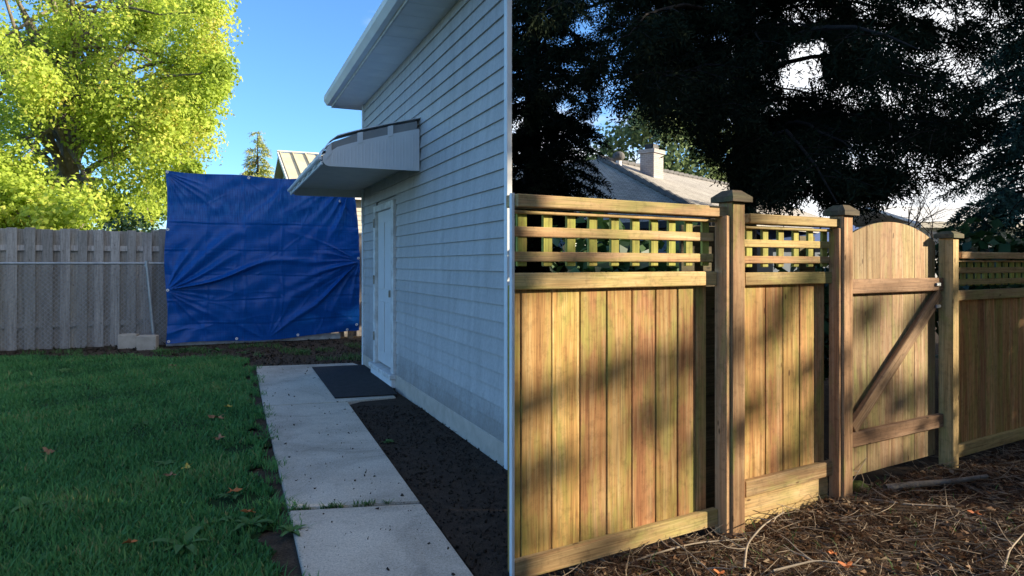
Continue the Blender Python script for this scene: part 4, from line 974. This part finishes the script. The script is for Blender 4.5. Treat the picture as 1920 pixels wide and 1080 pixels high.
tree_limbs((20.0, 4.9, -.1), (20.0, 4.9, 5.6), .04, C, r, dap, M['bark'])

# ------------------------------------------------------------------ lawn grass
r = np.random.RandomState(131)
def blades(x, y, z, h, w_, r, lean=.5):
    n = len(x); az = r.uniform(0, 2 * math.pi, n); d = np.stack([np.cos(az), np.sin(az)], -1); s = np.stack([-d[:, 1], d[:, 0]], -1)
    ln = h * r.uniform(.1, lean * 2, n); b = np.stack([x, y, z], -1)
    o3 = lambda a, zz_: np.concatenate([a, zz_[:, None]], 1)
    v0 = b + o3(-s * w_[:, None] / 2, 0 * h); v1 = b + o3(s * w_[:, None] / 2, 0 * h)
    v2 = b + o3(d * ln[:, None] * .35 + s * w_[:, None] * .4, h * .6); v3 = b + o3(d * ln[:, None] * .35 - s * w_[:, None] * .4, h * .6)
    v4 = b + o3(d * ln[:, None], h)
    V = np.stack([v0, v1, v2, v3, v4], 1).reshape(-1, 3); k = np.arange(n)[:, None] * 5
    T = np.concatenate([k + [[0, 1, 2]], k + [[0, 2, 3]], k + [[3, 2, 4]]]); return V, T
n = 205000; y = 2.3 + (10.4 - 2.3) * r.rand(n) ** 1.35; x = -y * .80 - 1.2 + r.rand(n) * (y * .80 + 1.2 + .2)
k = in_lawn(x, y) & (x < path_left(y) - .05)
patch = np.sin(x * 2.1 + 1) * np.cos(y * 1.7) + .6 * np.sin(x * 5.3 - y * 4.1) + .4 * np.sin(x * 11 + y * 9)
bare = (((x + 1.62) / .16) ** 2 + ((y - 4.05) / .14) ** 2 < 1) | (((x + 2.05) / .10) ** 2 + ((y - 5.2) / .16) ** 2 < 1)
k &= ~(bare & (r.rand(n) < .93)); x, y, patch = x[k], y[k], patch[k]; n = len(x)
h = (.026 + .009 * patch + .024 * r.rand(n)) * np.where(r.rand(n) < .04, 1.7, 1); h = np.maximum(h, .015)
V, T = blades(x, y, .004 + 0 * x, h, 0.0042 + .0036 * r.rand(n) + .0009 * y, r)
tint = np.repeat(np.clip(.45 + .17 * patch + r.normal(0, .17, n) + (r.rand(n) < .06) * .5, 0, 1), 5)
o = bigmesh('grass', V, T, M['grass'], None, tint); tag(o, 'short mown green grass of the shaded lawn', 'grass', kind='stuff')
print('grass', n)
# weeds
def weed(px, py, s, lab, seed):
    r = np.random.RandomState(seed); gx, gy = G(px, py); V = []; Fc = []
    o = empty('weed', (gx, gy, 0), lab, 'weed', 'weeds around the lawn')
    for k in range(r.randint(9, 15)):
        az = r.uniform(0, 2 * math.pi); L = s * r.uniform(.6, 1.1); d = np.array([math.cos(az), math.sin(az), 0]); sd = np.array([-d[1], d[0], 0]); up = r.uniform(.25, .9)
        b = len(V); rows = 5
        for q in range(rows):
            t = q / (rows - 1); c = np.array([gx, gy, .01]) + d * L * t + np.array([0, 0, L * up * (t - .75 * t * t)]); w_ = L * .13 * math.sin(math.pi * min(t * .9 + .12, 1)) * (1 + .3 * (q % 2))
            V += [c - sd * w_ + [0, 0, w_ * .3], c, c + sd * w_ + [0, 0, w_ * .3]]
        for q in range(rows - 1):
            for e in (0, 1): Fc.append((b + q * 3 + e, b + q * 3 + e + 1, b + q * 3 + e + 4, b + q * 3 + e + 3))
    ob = bigmesh('leaf', np.array(V), np.array(Fc), M['weed'], o, np.full(len(V), r.uniform(.3, .9)), True)
for k, (px, py, s, lab) in enumerate(((497, 826, .10, 'small weed growing at the path edge beside the long slab'), (345, 1030, .17, 'large dandelion rosette in the lawn near the bottom'), (310, 876, .10, 'pale weed in the middle of the lawn'), (470, 990, .13, 'broad-leaved weed beside the bare patch of lawn'), (405, 985, .09, 'small weed in the lawn left of the bare patch'), (410, 660, .17, 'weed on the bare soil under the middle of the tarp'), (350, 658, .14, 'pale weed on the soil under the left part of the tarp'), (455, 664, .13, 'small weed on the soil under the tarp beside the path'), (570, 662, .13, 'small weed on the soil right of the path under the tarp'), (300, 662, .16, 'weed on the soil beside the tan concrete block'), (250, 668, .15, 'weed on the soil in front of the grey block'), (726, 832, .07, 'tiny weed in the mulch by the long slab'), (440, 935, .12, 'flat weed around the reddish leaf on the lawn'), (270, 800, .11, 'weed at the left side of the lawn'), (548, 1003, .10, 'weed at the lower path edge'), (120, 700, .16, 'weed at the far edge of the lawn on the left'), (60, 960, .15, 'weed low at the left edge of the lawn'))):
    weed(px, py, s, lab, 200 + k)
# single fallen leaves
def fallen_leaf(px, py, s, mat, lab, seed, group, z=.035, xy=None):
    r = np.random.RandomState(seed); gx, gy = xy if xy else G(px, py); n = 5; V = [(0, 0, 0)]; m = 22
    for k in range(m):
        t = 2 * math.pi * k / m; rad = s * (.62 + .30 * math.cos(5 * t) + .10 * math.cos(10 * t)) * (1.0 if math.cos(t) > -.8 else .7)
        V.append((rad * math.cos(t), rad * math.sin(t), .28 * rad * abs(math.sin(t * 1.5 + r.rand())) + .1 * s * math.sin(3 * t)))
    Fc = [(0, k + 1, (k + 1) % m + 1) for k in range(m)]
    b = len(V); V += [(x_, y_, z_ - .0012) for x_, y_, z_ in V]; Fc += [(b, b + (k + 1) % m + 1, b + k + 1) for k in range(m)] + [(k + 1, b + k + 1, b + (k + 1) % m + 1, (k + 1) % m + 1) for k in range(m)]
    o = pmesh('fallen_leaf', V, Fc, M[mat], None, m=Matrix.Translation((gx, gy, z)) @ Matrix.Rotation(r.uniform(0, 6), 4, 'Z') @ Matrix.Rotation(r.uniform(-.5, .5), 4, 'X'))
    tag(o, lab, 'leaf', group)
LG = 'fallen leaves on the lawn'
for k, (px, py, s, mt_, lab) in enumerate(((407, 793, .085, 'brown_leaf', 'light brown leaf on the lawn left of the path joint'), (412, 833, .06, 'brown_leaf', 'orange brown leaf on the middle of the lawn'), (350, 889, .05, 'yellow_leaf', 'yellow leaf lying on the lawn'), (437, 936, .055, 'rust_leaf', 'reddish brown leaf lying on a flat weed'), (468, 976, .05, 'rust_leaf', 'reddish leaf at the edge of the bare patch'), (241, 1036, .045, 'rust_leaf', 'reddish leaf at the lower left of the lawn'), (320, 905, .05, 'brown_leaf', 'dull brown leaf below the yellow leaf'), (325, 692, .07, 'brown_leaf', 'brown leaf at the far edge of the lawn'), (430, 772, .05, 'yellow_leaf', 'pale curled leaf on the lawn near the path'), (90, 860, .06, 'brown_leaf', 'brown leaf far left on the lawn'))):
    fallen_leaf(px, py, s, mt_, lab, 300 + k, LG, .05)
# crumbs and soil bits on the slabs and bed
r = np.random.RandomState(141)
def bits(name, x, y, z, s, mat, r, label, cat, tint=None):
    n = len(x); b = np.stack([x, y, z], -1); D = unit(r.normal(0, 1, (n, 4, 3))); V = (b[:, None] + D * s[:, None, None]).reshape(-1, 3)
    k = np.arange(n)[:, None] * 4; T = np.concatenate([k + [[0, 1, 2]], k + [[0, 2, 3]], k + [[0, 3, 1]], k + [[1, 3, 2]]])
    o = bigmesh(name, V, T, mat, None, np.repeat(tint if tint is not None else r.rand(n), 4)); return tag(o, label, cat, kind='stuff')
n = 420; d = 3 + 6.4 * r.rand(n); f = r.rand(n) ** r.choice([.25, 1, 3], n); x = path_left(d) + (path_right(d) - path_left(d)) * f
bits('path_crumbs', x, d, np.full(n, .026), .004 + .012 * r.rand(n) ** 5, M['mulch'], r, 'dark crumbs of soil scattered over the concrete slabs', 'soil crumbs')
n = 5000; d = 1.5 + 5.3 * r.rand(n); x = path_right(d) + .02 + r.rand(n) * .75; k = (x < -.02 - .42 * (d - 4.7) * (d > 4.7) ) ; x, d = x[k], d[k]
bits('mulch_chips', x, d, np.full(len(x), .012), .004 + .012 * r.rand(len(x)) ** 2, M['mulch'], r, 'dark mulch chips beside the house wall', 'mulch')
n = 5000; y = 9.6 + 3.2 * r.rand(n); x = -9 + 7 * r.rand(n); k = ~in_lawn(x, y) & (y > 9.4); x, y = x[k], y[k]
bits('soil_clods', x, y, np.full(len(x), .0), .01 + .03 * r.rand(len(x)) ** 3, M['soil'], r, 'clods and stones on the bare soil under the tarp', 'soil clods')
n = 9000; y = 10.0 + 2.0 * r.rand(n); x = -9 + 7 * r.rand(n); dens = np.sin(x * 3.3) * np.cos(y * 4) + .5 * np.sin(x * 9 + y * 7); k = (dens > .35) & (y < 11.7 + .46 * (x + 5.86)); x, y = x[k], y[k]
V, T = blades(x, y, 0 * x, .03 + .05 * r.rand(len(x)), .006 + .004 * r.rand(len(x)), r, .9); o = bigmesh('sparse_grass', V, T, M['weed'], None, np.repeat(r.rand(len(x)), 5)); tag(o, 'sparse low weeds on the soil below the tarp', 'weeds', kind='stuff')
n = 2600; y = 2.4 + 7 * r.rand(n); x = path_left(y) - .10 + .16 * r.rand(n) ** 1.5; k = np.sin(y * 7) + np.sin(y * 17 + 2) > .3; x, y = x[k], y[k]
V, T = blades(x, y, 0 * x, .02 + .05 * r.rand(len(x)), .005 + .004 * r.rand(len(x)), r, .9); o = bigmesh('edge_grass', V, T, M['grass'], None, np.repeat(.3 + .5 * r.rand(len(x)), 5)); tag(o, 'grass tufts leaning over the edge of the concrete path', 'grass', kind='stuff')
n = 420; f = r.rand(n); x = PL2[0] + f * .55; y = PL2[1] + .22 * f * .55 + r.normal(0, .006, n); k = np.sin(f * 19) + np.sin(f * 41) > -.2; x, y = x[k], y[k]
V, T = blades(x, y, 0 * x + .01, .015 + .025 * r.rand(len(x)), .004 + .003 * r.rand(len(x)), r, .9); o = bigmesh('joint_moss', V, T, M['weed'], None, np.repeat(r.rand(len(x)), 5)); tag(o, 'moss and weeds in the joint between two slabs', 'moss', kind='stuff')

# ------------------------------------------------------------------ litter of twigs, needles and dry leaves before the cedar fence
r = np.random.RandomState(151)
def front(n, x0=.02, x1=5.4):
    x = x0 + (x1 - x0) * r.rand(n); yf = 3.14 + .61 * x - .06; y = yf - (yf - 1.9) * r.rand(n) ** 1.1
    return x, y
x, y = front(5200); z = ff_z(x, y); L = .05 + .22 * r.rand(len(x)) ** 2; az = r.uniform(0, 6.28, len(x)); P = []; Rr = []
for i_ in range(len(x)):
    d = np.array([math.cos(az[i_]), math.sin(az[i_]), r.normal(.05, .22)]); sd = np.array([-d[1], d[0], 0]); c = r.normal(0, .25)
    t = np.linspace(0, 1, 4)[:, None]; q = np.array([x[i_], y[i_], z[i_] + .004 + .03 * r.rand()]) + d * L[i_] * t + sd * c * L[i_] * t * t; q[:, 2] = np.maximum(q[:, 2], z[i_] + .003)
    P.append(q); Rr.append(np.linspace(1, .5, 4) * (.0014 + .0022 * r.rand()))
V, Q = tubes(P, Rr, 3); o = bigmesh('twig_litter', V, Q, M['twig']); tag(o, 'tangle of dry twigs covering the ground before the fence', 'twigs', kind='stuff')
x, y = front(60000); z = ff_z(x, y) + .002 + .03 * r.rand(len(x)); n = len(x)
D = unit(np.stack([r.normal(0, 1, n), r.normal(0, 1, n), r.normal(0, .3, n)], -1)); S_ = unit(np.cross(D, [0, 0, 1.0])); b = np.stack([x, y, z], -1); L = (.02 + .05 * r.rand(n))[:, None]
V = np.stack([b, b + S_ * .0022, b + D * L + S_ * .0015, b + D * L], 1).reshape(-1, 3); o = bigmesh('needle_litter', V, np.arange(4 * n).reshape(n, 4), M['dry_leaf'], None, np.repeat(r.rand(n), 4)); tag(o, 'brown conifer needles and bark scraps on the ground before the fence', 'needles', kind='stuff')
x, y = front(5200); n = len(x); z = ff_z(x, y) + .008 + .02 * r.rand(n); N = unit(np.stack([r.normal(0, .6, n), r.normal(0, .6, n), np.ones(n)], -1))
V, Q = leaves(np.stack([x, y, z], -1), N, .042, r, .6, .22); o = bigmesh('leaf_litter', V, Q, M['dry_leaf'], None, np.repeat(r.rand(n), 4)); tag(o, 'small dry brown leaves littering the ground before the fence', 'leaf litter', kind='stuff')
x, y = front(700, .02, 3.2); kk = r.rand(len(x)) < .5; V, T = blades(x[kk], y[kk], ff_z(x[kk], y[kk]), .03 + .04 * r.rand(kk.sum()), .006 + 0 * x[kk], r, 1.0)
o = bigmesh('moss_tufts', V, T, M['weed'], None, np.repeat(r.rand(kk.sum()), 5)); tag(o, 'sparse green tufts among the twigs before the fence', 'grass', kind='stuff')
def stick(name, pts, r0, r1, mat, lab, cat='stick', group='larger sticks before the fence', side=0):
    pts = np.array(pts, float); t = np.linspace(0, 1, len(pts)); tt = np.linspace(0, 1, 16)
    q = np.array([np.interp(tt, t, pts[:, i]) for i in range(3)]).T
    for _ in range(2): q[1:-1] = (q[:-2] + q[1:-1] * 2 + q[2:]) / 4
    rr = np.linspace(r0, r1, 16); PP = [q]; RR = [rr]
    r_ = np.random.RandomState(len(lab))
    for k in range(side):
        s = q[r_.randint(4, 14)]; e = s + np.array([r_.normal(0, .12), r_.normal(0, .10), r_.uniform(.0, .06)]); PP.append(curve_pts(s, e, 5, .2, r_)); RR.append(np.linspace(r1 * 1.2, r1 * .5, 5))
    V, Q = tubes(PP, RR, 7); c = q[8].copy(); o = bigmesh(name, V - c, Q, mat, smooth=True); put(o, Matrix.Translation(c)); tag(o, lab, cat, group); return o
def gp(px, py, z=.03):
    z -= .075
    d = F * (H - z) / (py - HZ); return [(px - 960) * d / F, d, z]
stick('fallen_branch', [gp(1660, 915, .05), gp(1720, 908, .06), gp(1790, 902, .06), gp(1850, 893, .05)], .024, .014, M['bark'], 'pale fallen branch lying before the gate', 'branch', None)
stick('stick', [gp(1165, 1062, .03), gp(1215, 1042, .06), gp(1300, 1018, .06), gp(1400, 1010, .04)], .006, .003, M['stick'], 'long thin curved twig at the foot of the near panel', side=3)
stick('stick', [gp(1255, 1008, .10), gp(1290, 1035, .05), gp(1340, 1078, .03)], .005, .003, M['stick'], 'thin twig crossing the long curved twig', side=2)
stick('stick', [gp(1395, 1065, .02), gp(1400, 1020, .07), gp(1430, 985, .12), gp(1470, 960, .12)], .007, .003, M['stick'], 'forked brown twig standing before the first post', side=4)
stick('stick', [gp(1880, 1075, .02), gp(1893, 1030, .06), gp(1920, 1000, .08)], .006, .003, M['stick'], 'pale curved twig at the lower right edge', side=2)
stick('stick', [gp(1630, 935, .03), gp(1690, 945, .04), gp(1790, 950, .03)], .007, .004, M['stick'], 'brown stick lying across the litter before the gate', side=3)
stick('stick', [gp(1450, 1070, .03), gp(1530, 1050, .05), gp(1620, 1062, .03)], .006, .003, M['stick'], 'grey stick at the bottom centre of the litter', side=3)
stick('stick', [gp(1585, 925, .05), gp(1630, 850, .22), gp(1650, 810, .32)], .003, .0015, M['stick'], 'thin sprig standing against the foot of the gate', side=3)
LG2 = 'rusty leaves before the fence'
for k, (px, py, s, lab) in enumerate(((1588, 1058, .05, 'bright rust leaf at the bottom of the litter'), (1828, 960, .05, 'bright rust leaf on the litter at right'), (1350, 1072, .035, 'small rust leaf by the crossing twigs'), (1560, 1035, .04, 'rust leaf beside the bottom rust leaf'))):
    q = gp(px, py, .06); fallen_leaf(0, 0, s, 'rust_leaf', lab, 400 + k, LG2, -.02, (q[0], q[1]))
# clump of moss at the gate's foot
q = gp(1608, 912, .04); bm = bmesh.new(); bmesh.ops.create_icosphere(bm, subdivisions=3, radius=.06)
for v in bm.verts: v.co = v.co * (1 + .25 * math.sin(v.co.x * 90) * math.cos(v.co.y * 80)) ; v.co.z *= .55
me = bpy.data.meshes.new('moss_clump'); bm.to_mesh(me); bm.free(); o = mesh_obj('moss_clump', me, M['moss'], None, Matrix.Translation(q)); tag(o, 'small moss cushion at the left foot of the gate', 'moss')
print('tris', sum(len(o.data.polygons) for o in bpy.data.objects if o.type == 'MESH'))
